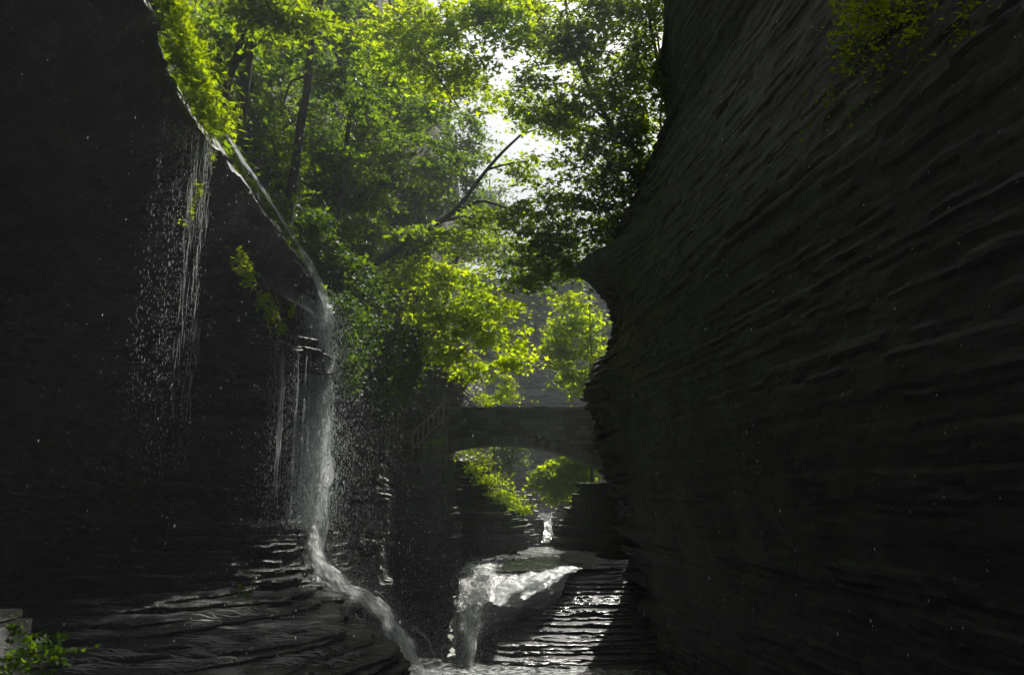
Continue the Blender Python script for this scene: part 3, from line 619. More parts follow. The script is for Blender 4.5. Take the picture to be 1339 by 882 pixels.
# loose drops drifting in the air
nd = 1500; Yd = rs.uniform(4, 16, nd); C = np.array([at(rs.uniform(-20, 1360) if rs.random() < .45 else rs.normal(330, 190), rs.uniform(0, 880), y) for y in Yd])
keep = C[:, 2] > -1.5
V, F = drops_mesh(C[keep], Yd[keep] * rs.uniform(.0005, .00105, keep.sum()), np.full(keep.sum(), 1.15))
nd = 170; Yd = np.r_[rs.uniform(2.2, 7, 110), rs.uniform(4, 9, 60)]; Cn = np.array([at(rs.uniform(820, 1330) if k < 110 else rs.uniform(20, 640), rs.uniform(10, 860), y) for k, y in enumerate(Yd)])
V2, F2 = drops_mesh(Cn, Yd * rs.uniform(.0007, .0019, nd), np.full(nd, 1.0)); F = np.concatenate([F, F2 + len(V)]); V = np.concatenate([V, V2])
tag(link_mesh('spray', V, F, M['drop'], smooth=True), 'fine water drops drifting in the air of the gorge', kind='stuff')

# ------------------------------------------------------------------ stone bridge with stairs and railing
YB = 34.0; BW = 2.2
bc = at(655, 580, YB); crown = bc[2]; RA = 9.4; xl, xr = at(575, 560, YB)[0], at(800, 560, YB)[0] + 1.2; ztop = at(655, 531.5, YB)[2]
bridge = tag(empty('stone_bridge', (bc[0], YB, crown)), 'dark stone footbridge arching across the gorge', 'bridge')
def zarch(x): return crown - RA + np.sqrt(np.maximum(RA ** 2 - (x - bc[0]) ** 2, 0.01))
def core():
    g_ = Geo(); xs = np.linspace(xl - .1, xr, 70); lo = np.maximum(zarch(xs), crown - 3.5); hi = np.full_like(xs, ztop - .12) - .004 * (xs - bc[0]) ** 2 * .3
    for y0, y1, top in ((YB, YB + .4, hi), (YB + .4, YB + BW - .4, hi - .75), (YB + BW - .4, YB + BW, hi)):
        ring = np.stack([np.stack([xs, xs * 0 + y0, lo], -1), np.stack([xs, xs * 0 + y0, top], -1), np.stack([xs, xs * 0 + y1, top], -1), np.stack([xs, xs * 0 + y1, lo], -1)], 1)
        n = len(xs); i = np.arange(n - 1)[:, None]; j = np.arange(4)[None]
        g_.add(ring, np.stack([i * 4 + j, (i + 1) * 4 + j, (i + 1) * 4 + (j + 1) % 4, i * 4 + (j + 1) % 4], -1).reshape(-1, 4))
    return g_.build('arch_barrel', M['stone'], bridge)
core()
def stone_mesh(seed):
    r2 = np.random.default_rng(seed)
    c = np.array([(x, y, z) for z in (-.5, .5) for y in (-.5, .5) for x in (-.5, .5)], float)
    V = []; 
    b = .08
    for z in (-.5, .5):
        for x, zz in ((-.5, z), (.5, z)):
            V.append((x, .5, zz))
    ring0 = [(-.5, .5, -.5), (.5, .5, -.5), (.5, .5, .5), (-.5, .5, .5)]
    ring1 = [(-.5, -.3, -.5), (.5, -.3, -.5), (.5, -.3, .5), (-.5, -.3, .5)]
    ring2 = [(-.5 + b * .5, -.5 + r2.uniform(-.2, .1), -.5 + b), (.5 - b * .5, -.5 + r2.uniform(-.2, .1), -.5 + b), (.5 - b * .5, -.5 + r2.uniform(-.2, .1), .5 - b), (-.5 + b * .5, -.5 + r2.uniform(-.2, .1), .5 - b)]
    V = ring0 + ring1 + ring2 + [(r2.uniform(-.2, .2), -.62 + r2.uniform(-.15, .1), r2.uniform(-.2, .2))]
    F = []
    for a in (0, 4):
        for k in range(4): 
            p, q = a + k, a + (k + 1) % 4; F += [(p, q, q + 4), (p, q + 4, p + 4)]
    for k in range(4): F.append((8 + k, 8 + (k + 1) % 4, 12))
    F += [(0, 2, 1), (0, 3, 2)]
    me = bpy.data.meshes.new('stone'); me.from_pydata([tuple(v) for v in V], [], F); me.materials.append(M['stone']); me.update(); return me
SM = [stone_mesh(k) for k in range(8)]
SMP = []
for k in range(3):
    m_ = SM[k].copy(); m_.materials.clear(); m_.materials.append(M['ledge']); SMP.append(m_)
def put_stone(parent, loc, dim, rot=0.0, pool=SM, rotz=0.0, name='stone'):
    o = bpy.data.objects.new(name, random.choice(pool)); COL.objects.link(o); o.parent = parent
    o.location = Vector(loc) - parent.location; o.scale = dim; o.rotation_euler = (0, rot, rotz); return o
# voussoirs of the arch ring
na = 40
for k in range(na):
    ph = -.44 + (k + .5) * .94 / na; x = bc[0] + (RA + .17) * math.sin(ph); z = crown - RA + (RA + .17) * math.cos(ph)
    if x > xl + .1: put_stone(bridge, (x, YB - .02, z), (RA * .94 / na - .02, .12, .34 + random.uniform(-.03, .03)), ph)
# courses
z = crown - 1.2; c = 0
while z < ztop - .3:
    h = random.choice([.17, .21, .25]); x = xl - .2 + random.uniform(0, .2)
    while x < xr:
        w = random.uniform(.3, .75)
        if min(zarch(x), zarch(x + w)) - 0 + .36 < z + .02 or x + w < bc[0] - 4.2:
            if z > max(zarch(x), zarch(x + w)) + .33 or abs(x + w / 2 - bc[0]) > 4.4:
                put_stone(bridge, (x + w / 2, YB - .005, z + h / 2), (w - .02, .10, h - .018), random.uniform(-.01, .01))
        x += w
    z += h
# coping stones
x = xl - .1
while x < xr:
    w = random.uniform(.5, .95); put_stone(bridge, (x + w / 2, YB + .18, ztop - .075 - .0012 * (x - bc[0]) ** 2), (w - .02, .56, .15 + random.uniform(-.012, .015)), random.uniform(-.012, .012), name='coping_stone'); x += w
pa, pb = at(668, 535, YB - .06), at(731, 548, YB - .06)
g_ = Geo(); xs0, xs1, z0, z1 = pa[0], pb[0], pb[2], pa[2]
bx = np.array([(x, y, z) for z in (z0, z1) for y in (YB - .10, YB - .03) for x in (xs0, xs1)])
BF = np.array([(0, 1, 5, 4), (1, 3, 7, 5), (3, 2, 6, 7), (2, 0, 4, 6), (4, 5, 7, 6), (0, 2, 3, 1)])
g_.add(bx, BF); g_.build('plaque', M['plaque'], bridge)

def box(g_, a, b):
    V = np.array([(x, y, z) for z in (a[2], b[2]) for y in (a[1], b[1]) for x in (a[0], b[0])]); g_.add(V, BF)
# stair flight up to the bridge, built of stone treads
sa, sb = at(527, 602, 32.6), at(582, 556, 32.9)
stair = tag(empty('stone_staircase', tuple(sa)), 'narrow stone stairs climbing to the left end of the bridge', 'staircase')
ns_ = 9
for k in range(ns_):
    f = k / ns_; p = sa * (1 - f) + sb * f; w = (sb[0] - sa[0]) / ns_
    g2 = Geo(); box(g2, (p[0], p[1], -.5), (p[0] + w + .03, p[1] + 1.3, p[2] + (sb[2] - sa[2]) / ns_ - .002 * k)); g2.build('step', M['stone'], stair)
rail = tag(empty('stair_railing', tuple(sa)), 'grey wooden stair railing beside the left end of the bridge', 'railing')
ra, rb = at(540, 564, 32.5), at(580, 527, 32.8)
def beam(parent, name, a, b, r, mat):
    g2 = Geo(); tube(g2, [a, (np.array(a) + b) / 2, b], r, 6); return g2.build(name, mat, parent)
beam(rail, 'handrail', ra - (rb - ra) * .03, rb + (rb - ra) * .03, .05, M['wood'])
low = np.array([0, 0, -.70])
beam(rail, 'bottom_rail', ra + low, rb + low, .035, M['wood'])
for k in range(7):
    p = ra + (rb - ra) * k / 6; beam(rail, 'post' if k in (0, 6) else 'baluster', p + low - np.array([0, 0, .25 if k in (0, 6) else 0]), p, .045 if k in (0, 6) else .03, M['wood'])

# ------------------------------------------------------------------ path and low stone wall at lower left
structure(link_mesh('path', [(-7.5, -20, .0), (-1.0, -20, 0), (-1.0, 5.6, 0), (-7.5, 7.6, .02), (-7.5, -20, -3.6), (-1.0, -20, -3.6), (-1.0, 5.6, -3.6), (-7.5, 7.6, -3.6)], [(0, 1, 2, 3), (1, 5, 6, 2), (2, 6, 7, 3), (0, 3, 7, 4)], M['stone']), 'flat stone path along the left side of the gorge')
wp = at(9, 830, 6.2)
wall = tag(empty('stone_wall', (wp[0], 6.2, 0.02)), 'end of a low stone path wall at the lower left corner', 'wall')
zc = .02
for (h, ws, pool) in ((.26, (.5, .42), SMP), (.22, (.34, .56), SMP), (.24, (.48, .40), SMP), (.07, (.5, .30), SMP), ):
    x = wp[0] - .84
    for w in ws:
        put_stone(wall, (x + w / 2, 6.2, zc + h / 2), (w - .02, .5, h - .015), random.uniform(-.02, .02), pool); x += w
    zc += h
# ------------------------------------------------------------------ foliage
LEAF = np.array([(0, 0, 0), (.58, .42, .06), (.2, .52, 0), (0, 1.05, -.10), (-.2, .52, 0), (-.58, .42, .06)])
LEAFT = np.array([(0, 1, 2), (0, 2, 3), (0, 3, 4), (0, 4, 5)])
RH = np.array([(0, 0, 0), (.3, .5, .05), (0, 1, -.08), (-.3, .5, .05)]); RHT = np.array([(0, 1, 2), (0, 2, 3)])
LANCE = np.array([(0, 0, 0), (.10, .4, .02), (0, 1.15, -.15), (-.10, .4, .02)])
def leaf_geo(C, Nn, size, rs, tmpl=LEAF, tris=LEAFT, axis=None):
    n = len(C); Nn = Nn / (np.linalg.norm(Nn, axis=1, keepdims=True) + 1e-9)
    t = rs.normal(0, 1, (n, 3)) if axis is None else axis + rs.normal(0, .25, (n, 3))
    t -= (t * Nn).sum(1, keepdims=True) * Nn; t /= np.linalg.norm(t, axis=1, keepdims=True) + 1e-9
    b = np.cross(Nn, t)
    V = C[:, None] + size[:, None, None] * (tmpl[None, :, 0:1] * b[:, None] + tmpl[None, :, 1:2] * t[:, None] + tmpl[None, :, 2:3] * Nn[:, None])
    F = tris[None] + (np.arange(n) * len(tmpl))[:, None, None]
    return V.reshape(-1, 3), F.reshape(-1, 3)
def sprays(rs, cen, rad, ns, per, spread, size, flat=.22, droop=.25, tilt=.6):
    """leaf positions and normals for ns flat sprays in an ellipsoid; returns positions, normals, spray centres"""
    u = rs.normal(0, 1, (ns, 3)); u /= np.linalg.norm(u, axis=1, keepdims=True); u *= rs.random((ns, 1)) ** (1 / 2.2)
    S = np.asarray(cen) + u * np.asarray(rad)
    k = np.repeat(np.arange(ns), per); sc = spread * rs.uniform(.55, 1.25, ns)
    q = rs.normal(0, .5, (ns * per, 3)) * np.array([1, 1, flat]); 
    el = rs.uniform(0, 6.28, ns)[k]; st = 1.5
    a = q[:, 0] * st; b = q[:, 1] * .75; q[:, 0] = a * np.cos(el) - b * np.sin(el); q[:, 1] = a * np.sin(el) + b * np.cos(el)
    q *= sc[k][:, None]; q[:, 2] -= droop * (q[:, 0] ** 2 + q[:, 1] ** 2) / np.maximum(sc[k], .1)
    Nn = np.array([0, 0, 1.0]) + rs.normal(0, tilt, (ns * per, 3)); Nn[:, 1] -= .45
    return S[k] + q, Nn, S
def tree(name, label, trunk, r0, r1, clusters, size, mat, seed, cat='tree', group=None, per=46, spread=.55, tmpl=0, twigs=True, limb_r=.5, flat=.22):
    """trunk polyline, clusters = (centre, radii, number of sprays)"""
    rs = np.random.default_rng(seed); trunk = np.asarray(trunk, float)
    root = tag(empty(name, tuple(trunk[0])), label, cat, group)
    T = smooth_path(trunk, 26); 
    T[1:-1] += .04 * np.stack([vnoise(T * .9 + 5, seed), vnoise(T * .9 + 9, seed), T[:, 0] * 0], -1)[1:-1]
    g_ = Geo(); rr = r0 + (r1 - r0) * np.linspace(0, 1, 26) ** .8; rr[0] *= 1.35; rr[1] *= 1.12; tube(g_, T, rr, 9); g_.build('trunk', M['bark'], root, True)
    lf = Geo()
    for cen, rad, ns in clusters:
        P, Nn, S = sprays(rs, cen, rad, ns, per, spread, size, flat)
        V, F = leaf_geo(P, Nn, size * 1.22 * rs.uniform(.5, 1.3, len(P)), rs, *((LEAF, LEAFT) if tmpl == 0 else (RH, RHT))); lf.add(V, F)
        if twigs:
            bg_ = Geo(); cen = np.asarray(cen, float); dist = np.linalg.norm(T - cen, axis=1) + np.maximum(0, T[:, 2] - cen[2] + .3) * 1.5; i = int(np.argmin(dist[3:])) + 3; a = T[i]
            mid = (a + cen) / 2 + np.array([0, 0, .12 * np.linalg.norm(cen - a)]) + rs.normal(0, .15, 3)
            Lm = smooth_path([a, mid, cen + rs.normal(0, .1, 3)], 12); rl = max(rr[i] * limb_r, .018); tube(bg_, Lm, np.linspace(rl, max(rl * .35, .009), 12), 6)
            for s in S[rs.permutation(len(S))[:max(3, len(S) // 2)]]:
                j = int(np.argmin(np.linalg.norm(Lm[4:] - s, axis=1))) + 4
                m2 = (Lm[j] + s) / 2 + rs.normal(0, .08, 3) + np.array([0, 0, .1])
                tube(bg_, smooth_path([Lm[j], m2, s], 6), np.linspace(max(rl * .3, .008), .004, 6), 4)
            bg_.build('branch', M['bark'], root, True)
    lf.build('crown', mat, root)
    return root
def hill_at(px, py, Y0=18, Y1=60):
    """first point where the view ray meets the hillside grid (nearest grid point)"""
    best = None
    ray = at(px, py, 30) - EYE; ray /= np.linalg.norm(ray)
    Q = HP.reshape(-1, 3) - EYE; t = Q @ ray; d = np.linalg.norm(Q - t[:, None] * ray, axis=1) / np.maximum(t, 1)
    ok = np.where((t > 5) & (d < .02))[0]
    if len(ok) == 0: return HP.reshape(-1, 3)[np.argmin(d)]
    return HP.reshape(-1, 3)[ok[np.argmin(t[ok])]]
A = at
def cl(px, py, Y, rpx, rpy, n, ry=None):
    """crown cluster given by where it shows"""
    k = Y / FPX; return (A(px, py, Y), (rpx * k, ry or (rpx + rpy) * .5 * k, rpy * k), n)
G1 = 'trees on the left hillside'
def htree(label, base_px, lean, h, r, clusters, size, mat, seed, **kw):
    b = hill_at(*base_px); b = b - np.array([0, 0, .3])
    return tree('maple_tree', label, [b, b + np.array([lean[0] * .4, lean[1] * .4, h * .5]), b + np.array([lean[0], lean[1], h])], r, r * .35, clusters, size, mat, seed, group=G1, **kw)
ALLT = []
# left hillside
htree('thick dark trunk rising straight behind the top of the main fall', (392, 300), (1.1, .5, 0), 12, .15, [cl(360, 60, 24, 70, 60, 40), cl(430, 40, 24, 70, 50, 40), cl(450, 120, 24, 60, 40, 30), cl(360, 150, 23, 50, 40, 26)], .15, M['leafD'], 1)
htree('slim dim green tree nearest the ferny lip', (330, 210), (.4, .4, 0), 8, .10, [cl(310, 90, 19, 45, 55, 26), cl(330, 160, 19, 40, 40, 20), cl(360, 215, 20, 40, 35, 20), cl(285, 40, 18, 30, 40, 16)], .13, M['leafD'], 2)
htree('slender tree with drooping green sprays left of the leaning trunk', (462, 300), (.5, .3, 0), 9, .12, [cl(440, 215, 25, 50, 35, 28), cl(480, 260, 26, 50, 35, 30), cl(500, 190, 27, 55, 40, 32), cl(440, 290, 24, 40, 30, 20)], .15, M['leafD'], 3)
htree('shaded tree high on the slope with pale grey trunk gaps', (520, 250), (.6, .6, 0), 11, .14, [cl(540, 150, 31, 55, 45, 34), cl(500, 100, 30, 60, 45, 34), cl(570, 220, 32, 50, 40, 28)], .17, M['leafD'], 4)
htree('dark young maple filling the hollow above the ivy', (440, 380), (.5, .2, 0), 5, .08, [cl(440, 350, 22, 40, 30, 22), cl(475, 385, 23, 40, 30, 22), cl(410, 300, 21, 35, 30, 18)], .13, M['leafShade'], 6)
# leaning trunk
b = hill_at(476, 356)
tree('leaning_tree', 'dark trunk leaning right and forking toward the bright sky gap', [b - np.array([.3, 0, .4]), A(482, 350, b[1]), A(540, 312, 27), A(596, 276, 27.5), A(632, 226, 28), A(662, 192, 28.3), A(700, 160, 28.6)], .17, .035,
     [cl(690, 215, 28.4, 36, 26, 14), cl(650, 285, 27.6, 50, 24, 26), cl(700, 285, 28, 40, 30, 22), cl(560, 310, 27, 50, 24, 24), cl(740, 170, 28.5, 36, 30, 14)], .15, M['leafM'], 7, group=G1, limb_r=.75)
# bright maple in the middle
b = hill_at(560, 470)
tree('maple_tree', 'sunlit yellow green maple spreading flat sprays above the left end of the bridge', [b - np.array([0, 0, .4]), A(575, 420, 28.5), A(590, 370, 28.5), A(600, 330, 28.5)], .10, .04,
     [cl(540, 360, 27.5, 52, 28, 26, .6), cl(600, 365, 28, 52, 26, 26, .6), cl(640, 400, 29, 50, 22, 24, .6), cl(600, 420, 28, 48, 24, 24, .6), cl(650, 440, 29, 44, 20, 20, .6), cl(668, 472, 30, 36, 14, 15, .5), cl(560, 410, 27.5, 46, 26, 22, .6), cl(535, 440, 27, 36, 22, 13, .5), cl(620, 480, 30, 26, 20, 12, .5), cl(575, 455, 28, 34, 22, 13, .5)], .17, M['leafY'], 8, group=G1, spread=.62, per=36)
# overhanging branch at the top centre
b = HP[70, 44]; b = hill_at(470, 120)
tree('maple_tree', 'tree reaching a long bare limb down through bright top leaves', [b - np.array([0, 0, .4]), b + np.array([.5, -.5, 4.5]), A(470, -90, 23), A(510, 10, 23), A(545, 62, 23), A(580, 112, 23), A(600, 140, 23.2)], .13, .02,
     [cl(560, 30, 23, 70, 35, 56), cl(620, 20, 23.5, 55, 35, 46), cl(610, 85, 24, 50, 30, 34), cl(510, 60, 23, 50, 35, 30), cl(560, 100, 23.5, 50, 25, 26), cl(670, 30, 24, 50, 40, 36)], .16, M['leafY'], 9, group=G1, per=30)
htree('near maple hanging big leaves into the top edge above the lip', (300, 150), (2.0, .4, 0), 8, .10, [cl(340, 10, 15, 45, 24, 30), cl(390, 25, 15.5, 40, 24, 26), cl(320, -20, 14.5, 50, 25, 20)], .12, M['leafM'], 10, per=32)
htree('broad tree whose crown closes the top of the slope', (600, 230), (.5, 1, 0), 12, .18, [cl(590, 130, 38, 60, 50, 30), cl(610, 190, 40, 40, 40, 24), cl(560, 250, 38, 50, 40, 26), cl(610, 250, 40, 30, 30, 16)], .2, M['leafD'], 11, per=60, spread=.8)
htree('pale green tree deep on the slope left of the sky gap', (640, 330), (.2, .5, 0), 9, .12, [cl(610, 310, 38, 40, 30, 22), cl(650, 330, 40, 45, 30, 26), cl(690, 340, 41, 40, 26, 20)], .19, M['leafM'], 12, per=56, spread=.75)
# beyond the bridge
b = np.array([-.9, 40.5, 3.0])
tree('young_tree', 'small cone shaped yellow green tree standing behind the bridge parapet', [b, b + np.array([0, 0, 1.6]), A(661, 495, 40.5)], .05, .015, [cl(660, 512, 40.5, 15, 18, 24), cl(661, 495, 40.5, 7, 10, 8), cl(640, 522, 40.2, 14, 9, 14)], .12, M['leafY'], 13, spread=.3, per=26)
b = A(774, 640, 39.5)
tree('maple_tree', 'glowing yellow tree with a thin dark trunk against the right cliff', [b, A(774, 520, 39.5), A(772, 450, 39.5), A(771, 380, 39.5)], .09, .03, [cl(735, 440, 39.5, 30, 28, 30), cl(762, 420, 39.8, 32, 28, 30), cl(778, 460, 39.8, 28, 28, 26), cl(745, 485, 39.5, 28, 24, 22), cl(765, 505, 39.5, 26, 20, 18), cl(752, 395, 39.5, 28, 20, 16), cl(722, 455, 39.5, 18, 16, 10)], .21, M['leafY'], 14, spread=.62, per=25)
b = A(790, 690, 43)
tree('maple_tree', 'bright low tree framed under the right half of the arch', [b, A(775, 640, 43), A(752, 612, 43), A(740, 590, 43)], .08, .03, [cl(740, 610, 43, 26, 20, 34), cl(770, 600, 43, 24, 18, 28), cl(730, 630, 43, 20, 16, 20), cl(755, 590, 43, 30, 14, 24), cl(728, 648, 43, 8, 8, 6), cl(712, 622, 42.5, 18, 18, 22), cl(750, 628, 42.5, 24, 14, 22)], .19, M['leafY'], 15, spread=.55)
b = A(655, 660, 48)
tree('young_tree', 'dim green sapling seen through the left half of the arch', [b, A(658, 620, 48), A(660, 590, 48)], .06, .02, [cl(660, 600, 48, 24, 20, 22), cl(640, 610, 47, 18, 20, 16), cl(668, 580, 48, 26, 14, 16)], .18, M['leafF'], 16, spread=.6)
# right rim trees: dark leaves against the sky
b = A(868, 268, 29.4)
tree('rim_tree', 'dark branching tree rooted on the right rim with long limbs across the sky', [b, A(838, 205, 28.5), A(800, 165, 28), A(765, 105, 27.5), A(742, 40, 27), A(735, -60, 27)], .15, .03,
     [cl(700, 110, 27, 44, 30, 26), cl(735, 140, 27, 45, 30, 40), cl(790, 110, 27.5, 45, 40, 60), cl(760, 60, 27, 55, 40, 70), cl(820, 150, 28, 36, 40, 44), cl(715, 45, 27, 50, 40, 60), cl(790, 5, 27, 60, 40, 76), cl(840, 90, 28, 34, 40, 40)], .17, M['leafM'], 17, per=24, limb_r=.6)
b = A(884, 190, 28.9)
tree('rim_tree', 'upright thin trunked tree leaning over the right rim at the top', [b, A(866, 110, 28.2), A(852, 40, 28), A(838, -60, 27.8)], .10, .04,
     [cl(850, 20, 28, 46, 40, 56), cl(880, 0, 28, 40, 36, 40), cl(830, 60, 27.6, 36, 36, 18), cl(868, 130, 28, 30, 36, 26), cl(905, -10, 28, 40, 30, 40), cl(690, 10, 27.5, 40, 26, 36)], .14, M['leafM'], 18, per=30)
b = A(850, 330, 29.4)
tree('rim_tree', 'lower dark tree leaning from the right rim across the pale gap', [b, A(828, 262, 28.6), A(790, 205, 28.4), A(740, 250, 28.2), A(700, 300, 28)][:3] + [A(772, 185, 28.4)], .08, .03,
     [cl(800, 230, 28.4, 40, 38, 46), cl(770, 270, 28.4, 40, 30, 30), cl(800, 300, 28.6, 30, 30, 30), cl(745, 215, 28.2, 36, 30, 20), cl(720, 260, 28.2, 34, 24, 11), cl(740, 310, 28.4, 50, 26, 34), cl(700, 325, 28.2, 44, 24, 30), cl(690, 360, 28.4, 44, 24, 32), cl(745, 350, 28.6, 36, 24, 28), cl(825, 185, 28.3, 34, 34, 34), cl(780, 185, 28.2, 36, 30, 26), cl(835, 235, 28.4, 24, 30, 24), cl(735, 265, 28.2, 36, 24, 18)], .17, M['leafD'], 19, per=26)
b = A(845, 300, 29)
tree('rim_tree', 'slim tree with lit leaves hugging the right rim below the dark limbs', [b, A(835, 240, 28.6), A(842, 150, 28.4)], .06, .02, [cl(835, 215, 28.4, 22, 34, 16), cl(815, 270, 28.4, 22, 26, 14), cl(812, 310, 28.4, 20, 20, 12), cl(838, 160, 28.4, 24, 30, 18), cl(800, 190, 28.2, 26, 26, 14), cl(845, 100, 28.2, 20, 26, 10)], .14, M['leafY'], 20, per=26, spread=.45)
b = A(872, 215, 29.2)
tree('rim_tree', 'leafy bough of lit yellow leaves pointing left into the sky gap', [b, A(820, 190, 28), A(760, 170, 27.4), A(705, 150, 27)], .07, .02, [cl(685, 150, 27, 34, 20, 20), cl(720, 160, 27.1, 30, 20, 16), cl(660, 130, 27, 24, 16, 10)], .15, M['leafY'], 21, per=30, spread=.45)
b = A(880, 245, 29.4)
tree('rim_tree', 'slender double curved trunk standing close against the right rim', [b, A(864, 170, 28.7), A(866, 90, 28.4), A(852, 10, 28.2), A(848, -50, 28.2)], .06, .03, [cl(842, 60, 28.2, 26, 30, 14), cl(870, 180, 28.3, 18, 26, 8), cl(826, 120, 28, 24, 24, 10)], .14, M['leafY'], 22, per=26, spread=.5)
# far trees on top of the grey wall
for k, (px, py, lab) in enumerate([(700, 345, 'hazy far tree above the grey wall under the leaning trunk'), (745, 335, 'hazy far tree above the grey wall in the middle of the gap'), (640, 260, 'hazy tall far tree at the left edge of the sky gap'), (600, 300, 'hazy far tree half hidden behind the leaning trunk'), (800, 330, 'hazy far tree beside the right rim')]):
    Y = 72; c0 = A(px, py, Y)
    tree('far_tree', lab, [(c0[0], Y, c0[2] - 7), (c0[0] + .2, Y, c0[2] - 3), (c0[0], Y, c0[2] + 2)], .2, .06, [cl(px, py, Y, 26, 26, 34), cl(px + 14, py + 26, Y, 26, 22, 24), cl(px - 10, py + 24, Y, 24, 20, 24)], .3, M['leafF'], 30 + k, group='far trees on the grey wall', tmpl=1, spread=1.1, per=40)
# undergrowth covering the hillside
def scatter_hill(n, size, mat, rs, lo, hi, hgt):
    i = rs.integers(int(NS * .16), int(NS * .93), n); d = lo + (hi - lo) * rs.random(n) ** 1.6
    P = hill_point(i, d) + rs.normal(0, .12, (n, 3)); 
    h = np.abs(fbm(P * .6, 3, 66)) * hgt; P[:, 2] += h * rs.random(n)
    Nn = np.array([.3, -.3, .8]) + rs.normal(0, .5, (n, 3))
    return leaf_geo(P, Nn, size * rs.uniform(.5, 1.3, n), rs)
rs2 = np.random.default_rng(8)
g_ = Geo(); V, F = scatter_hill(82000, .17, None, rs2, 0, 26, 1.6); g_.add(V, F)
tag(g_.build('undergrowth', M['leafD']), 'leafy undergrowth covering the steep left hillside', kind='stuff')
# ivy, its shade put into the leaf colour, hanging over the cliff right of the main fall
g_ = Geo(); j0 = int(np.argmin(np.abs(Ls[:, 1] - 18.3))); j1 = int(np.argmin(np.abs(Ls[:, 1] - 35.5))); n = 16000
i = rs2.integers(j0, j1, n); hang = rs2.random(n) ** 1.5 * np.interp(Ls[i, 1], [18, 22, 28, 31], [1.0, 1.9, 1.3, .8]) * (1.1 + .7 * vnoise(np.stack([Sl[i] * .8, Sl[i] * 0, Sl[i] * 0], -1), 3))
P = Ls[i] + np.stack([rs2.normal(.25, .16, n), rs2.normal(-.12, .15, n), .3 - hang], -1)
V, F = leaf_geo(P, np.array([.6, -.5, .5]) + rs2.normal(0, .5, (n, 3)), .12 * rs2.uniform(.5, 1.3, n), rs2); g_.add(V, F)
tag(g_.build('ivy', M['leafShade']), 'dark ivy hanging over the cliff right of the main fall', kind='stuff')
# plants
def plant(name, label, spots, mat, size, seed, group=None, lance=False, fronds=0, axis=None):
    rs = np.random.default_rng(seed); root = tag(empty(name, tuple(np.asarray(spots[0][0], float))), label, 'plant', group)
    lf = Geo()
    for cen, rad, n in spots:
        st = Geo(); cen = np.asarray(cen, float); P = cen + rs.normal(0, .5, (n, 3)) * np.asarray(rad)
        Nn = np.array([.2, -.5, .8]) + rs.normal(0, .5, (n, 3))
        V, F = leaf_geo(P, Nn, size * rs.uniform(.5, 1.3, n), rs, *((LANCE, RHT) if lance else (LEAF, LEAFT)), axis=axis); lf.add(V, F)
        for p in P[:max(4, n // 25)]:
            o = cen + np.array([-.15, .05, -.1]) * np.asarray(rad); tube(st, smooth_path([o, (o + p) / 2 + np.array([0, 0, .03]), p], 5), np.linspace(.006, .002, 5), 4)
        st.build('stem', M['bark'], root)
    lf.build('foliage', mat, root); return root
dn = np.array([.35, -.15, -.9])
plant('hanging_fern', 'long bright yellow green fern bank draped over the upper left lip', [(A(a, b, Y), (w * Y / FPX, .35, h * Y / FPX), n) for a, b, Y, w, h, n in
      [(225, 0, 8.2, 18, 30, 420), (238, 35, 8.7, 18, 28, 420), (246, 70, 9.2, 20, 26, 460), (256, 100, 9.7, 20, 22, 460), (266, 125, 10.2, 18, 22, 420), (276, 145, 10.7, 18, 20, 380), (290, 160, 11.2, 14, 14, 240), (222, -30, 7.8, 18, 25, 260), (234, 75, 9.2, 8, 24, 160)]], M['fern'], .075, 41, 'plants on the left cliff', axis=dn)
plant('hanging_fern', 'small fern tuft dangling inside the thin curtain of drops', [(A(258, 250, 11.4), (.10, .1, .22), 60), (A(250, 268, 11.4), (.07, .1, .14), 36), (A(277, 205, 11.7), (.08, .1, .16), 40), (A(240, 290, 11.4), (.05, .08, .08), 18)], M['fern'], .06, 42, 'plants on the left cliff', axis=dn)
plant('hanging_fern', 'leafy green sprig at the upper end of the lower ledge', [(A(316, 345, 13.15), (.2, .16, .26), 150), (A(326, 364, 13.4), (.14, .12, .2), 80)], M['leafY'], .075, 43, 'plants on the left cliff', axis=dn)
plant('moss_tuft', 'yellow moss strands trailing off the lower ledge', [(A(342, 390, 13.8), (.12, .1, .16), 150), (A(354, 408, 14.2), (.14, .1, .2), 200), (A(366, 426, 14.6), (.10, .1, .16), 130)], M['fern'], .09, 44, 'plants on the left cliff', True, axis=dn)
plant('moss_tuft', 'short moss tuft beside the lip of the main fall', [(A(381, 402, 14.9), (.07, .1, .16), 80)], M['fern'], .08, 45, 'plants on the left cliff', True, axis=dn)
plant('leafy_plant', 'dim broad leaved plant beside the low stone wall', [(A(52, 852, 5.8), (.22, .2, .12), 120), (A(22, 862, 5.7), (.14, .2, .12), 70), (A(75, 850, 5.9), (.1, .15, .08), 30), (A(20, 826, 5.85), (.04, .06, .10), 22)], M['leafShade'], .05, 46)
def on_cliff(px, py):
    for Y in np.arange(30, 4, -.1):
        p = A(px, py, Y)
        if p[0] < float(xe(p[2])) + .115 * (YE - Y) - .15: return p
    return A(px, py, 8)
def cs(px, py, w, h, n):
    p = on_cliff(px, py); k = p[1] / FPX; return (p, (w * k, .35, h * k), n)
plant('hanging_shrub', 'shadowed green shrub spilling down the top of the right cliff', [cs(1150, 15, 64, 40, 700), cs(1225, 30, 64, 50, 760), cs(1305, 20, 54, 50, 640), cs(1112, 60, 34, 40, 260), cs(1180, 85, 44, 34, 300), cs(1270, 80, 40, 30, 260), cs(1330, 50, 30, 50, 260), cs(1140, 100, 24, 40, 180)], M['leafY'], .085, 47)
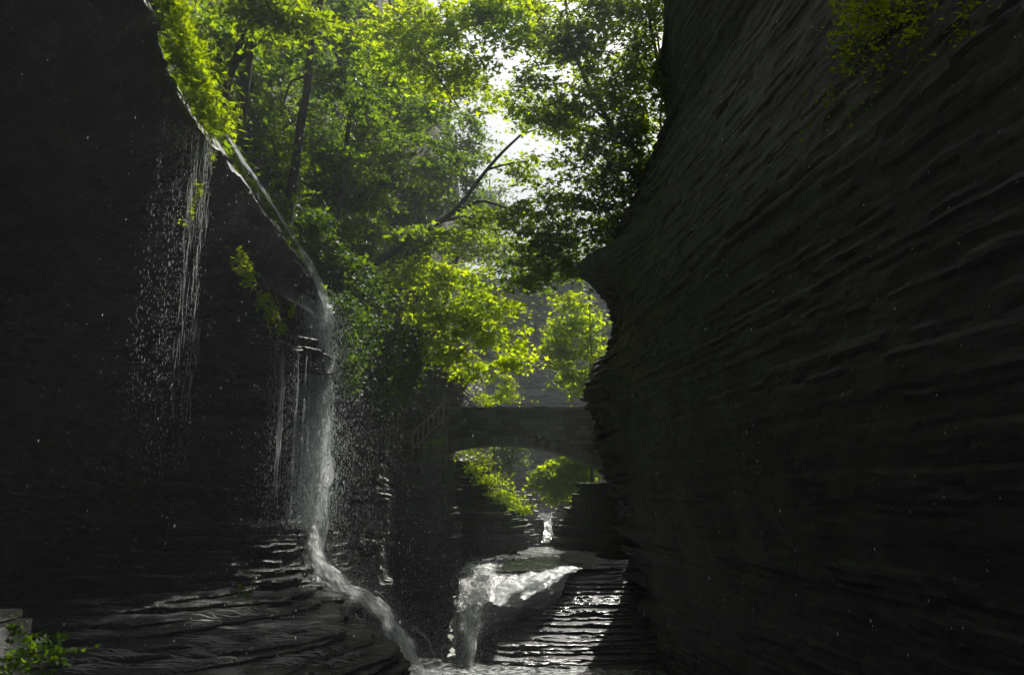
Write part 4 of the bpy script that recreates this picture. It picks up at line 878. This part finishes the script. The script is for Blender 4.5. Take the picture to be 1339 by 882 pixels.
plant('hanging_shrub', 'thin sprigs lower on the right cliff face', [cs(1075, 185, 34, 24, 160), cs(1150, 145, 34, 24, 160), cs(1105, 125, 34, 38, 180), cs(1060, 205, 20, 16, 60), cs(1160, 138, 20, 10, 80)], M['leafM'], .075, 48)
plant('rim_shrub', 'leafy bush crowning the right cliff corner', [(A(805, 315, 28.2), (1.0, .8, .8), 300), (A(790, 335, 28.2), (.6, .5, .5), 160), (A(830, 270, 28.2), (.6, .6, .9), 220), (A(852, 215, 27.6), (.6, .6, .8), 180), (A(866, 160, 27.3), (.5, .6, .8), 150), (A(872, 100, 27.2), (.5, .6, .9), 150), (A(886, 40, 27.0), (.6, .6, .9), 200), (A(905, -5, 27.0), (.8, .6, .7), 220), (A(775, 352, 28.0), (.4, .5, .3), 90)], M['leafM'], .14, 49)
plant('bank_plants', 'sunlit greenery on the sloping bank below the bridge', [(A(640, 625, 36.5), (.8, .5, .4), 220), (A(658, 645, 36.3), (.7, .5, .35), 280), (A(675, 660, 36.1), (.6, .5, .25), 220), (A(628, 605, 36.2), (.7, .5, .5), 220), (A(645, 632, 35.8), (.8, .5, .4), 260), (A(666, 652, 35.4), (.6, .5, .22), 420), (A(612, 592, 36.3), (.6, .4, .3), 260), (A(684, 666, 35.6), (.4, .4, .16), 260), (A(652, 646, 35.2), (.6, .4, .2), 380), (A(636, 628, 35.6), (.5, .4, .25), 320), (A(622, 612, 35.9), (.5, .4, .25), 260)], M['leafY'], .11, 50)
plant('leafy_plant', 'bright leaves on the bank behind the left end of the parapet', [(A(630, 520, 37), (.35, .3, .35), 160), (A(640, 527, 37), (.5, .3, .15), 140)], M['leafY'], .11, 51)
plant('leafy_plant', 'sprig growing at the foot of the stair railing', [(A(572, 578, 32.3), (.4, .25, .22), 90)], M['leafM'], .10, 52)
plant('leafy_plant', 'small weed tuft on the wet ledge left of the white water', [(A(316, 770, 13.6), (.16, .12, .12), 40), (A(325, 780, 13.4), (.1, .1, .06), 20)], M['leafD'], .06, 53)

plant('hanging_grass', 'long pale grass blades trailing along the edge of the fern bank', [(A(a, b, Y), (.12, .25, .2), 60) for a, b, Y in [(215, 20, 8.3), (222, 55, 8.9), (230, 88, 9.5), (244, 118, 10.0), (258, 144, 10.6), (274, 165, 11.2)]] + [(A(a, b, Y), (.2, .3, .22), 50) for a, b, Y in [(262, 60, 9.2), (272, 95, 9.8), (286, 128, 10.4), (298, 150, 11.0)]], M['leafM'], .13, 55, 'plants on the left cliff', True, axis=dn)
# ------------------------------------------------------------------ misty air
HAZE = 0.0012
def haze():
    m, t = mat_new('mist'); v = N(t, 'ShaderNodeVolumePrincipled'); v.inputs['Color'].default_value = (.84, .94, .98, 1); v.inputs['Density'].default_value = HAZE; v.inputs['Anisotropy'].default_value = .3
    o = N(t, 'ShaderNodeOutputMaterial'); t.links.new(v.outputs[0], o.inputs['Volume'])
    a, b = (-905, -905, -7.5), (905, 905, 62)
    V = np.array([(x, y, z) for z in (a[2], b[2]) for y in (a[1], b[1]) for x in (a[0], b[0])]); return link_mesh('haze', V, BF, m)
tag(haze(), kind='stuff')
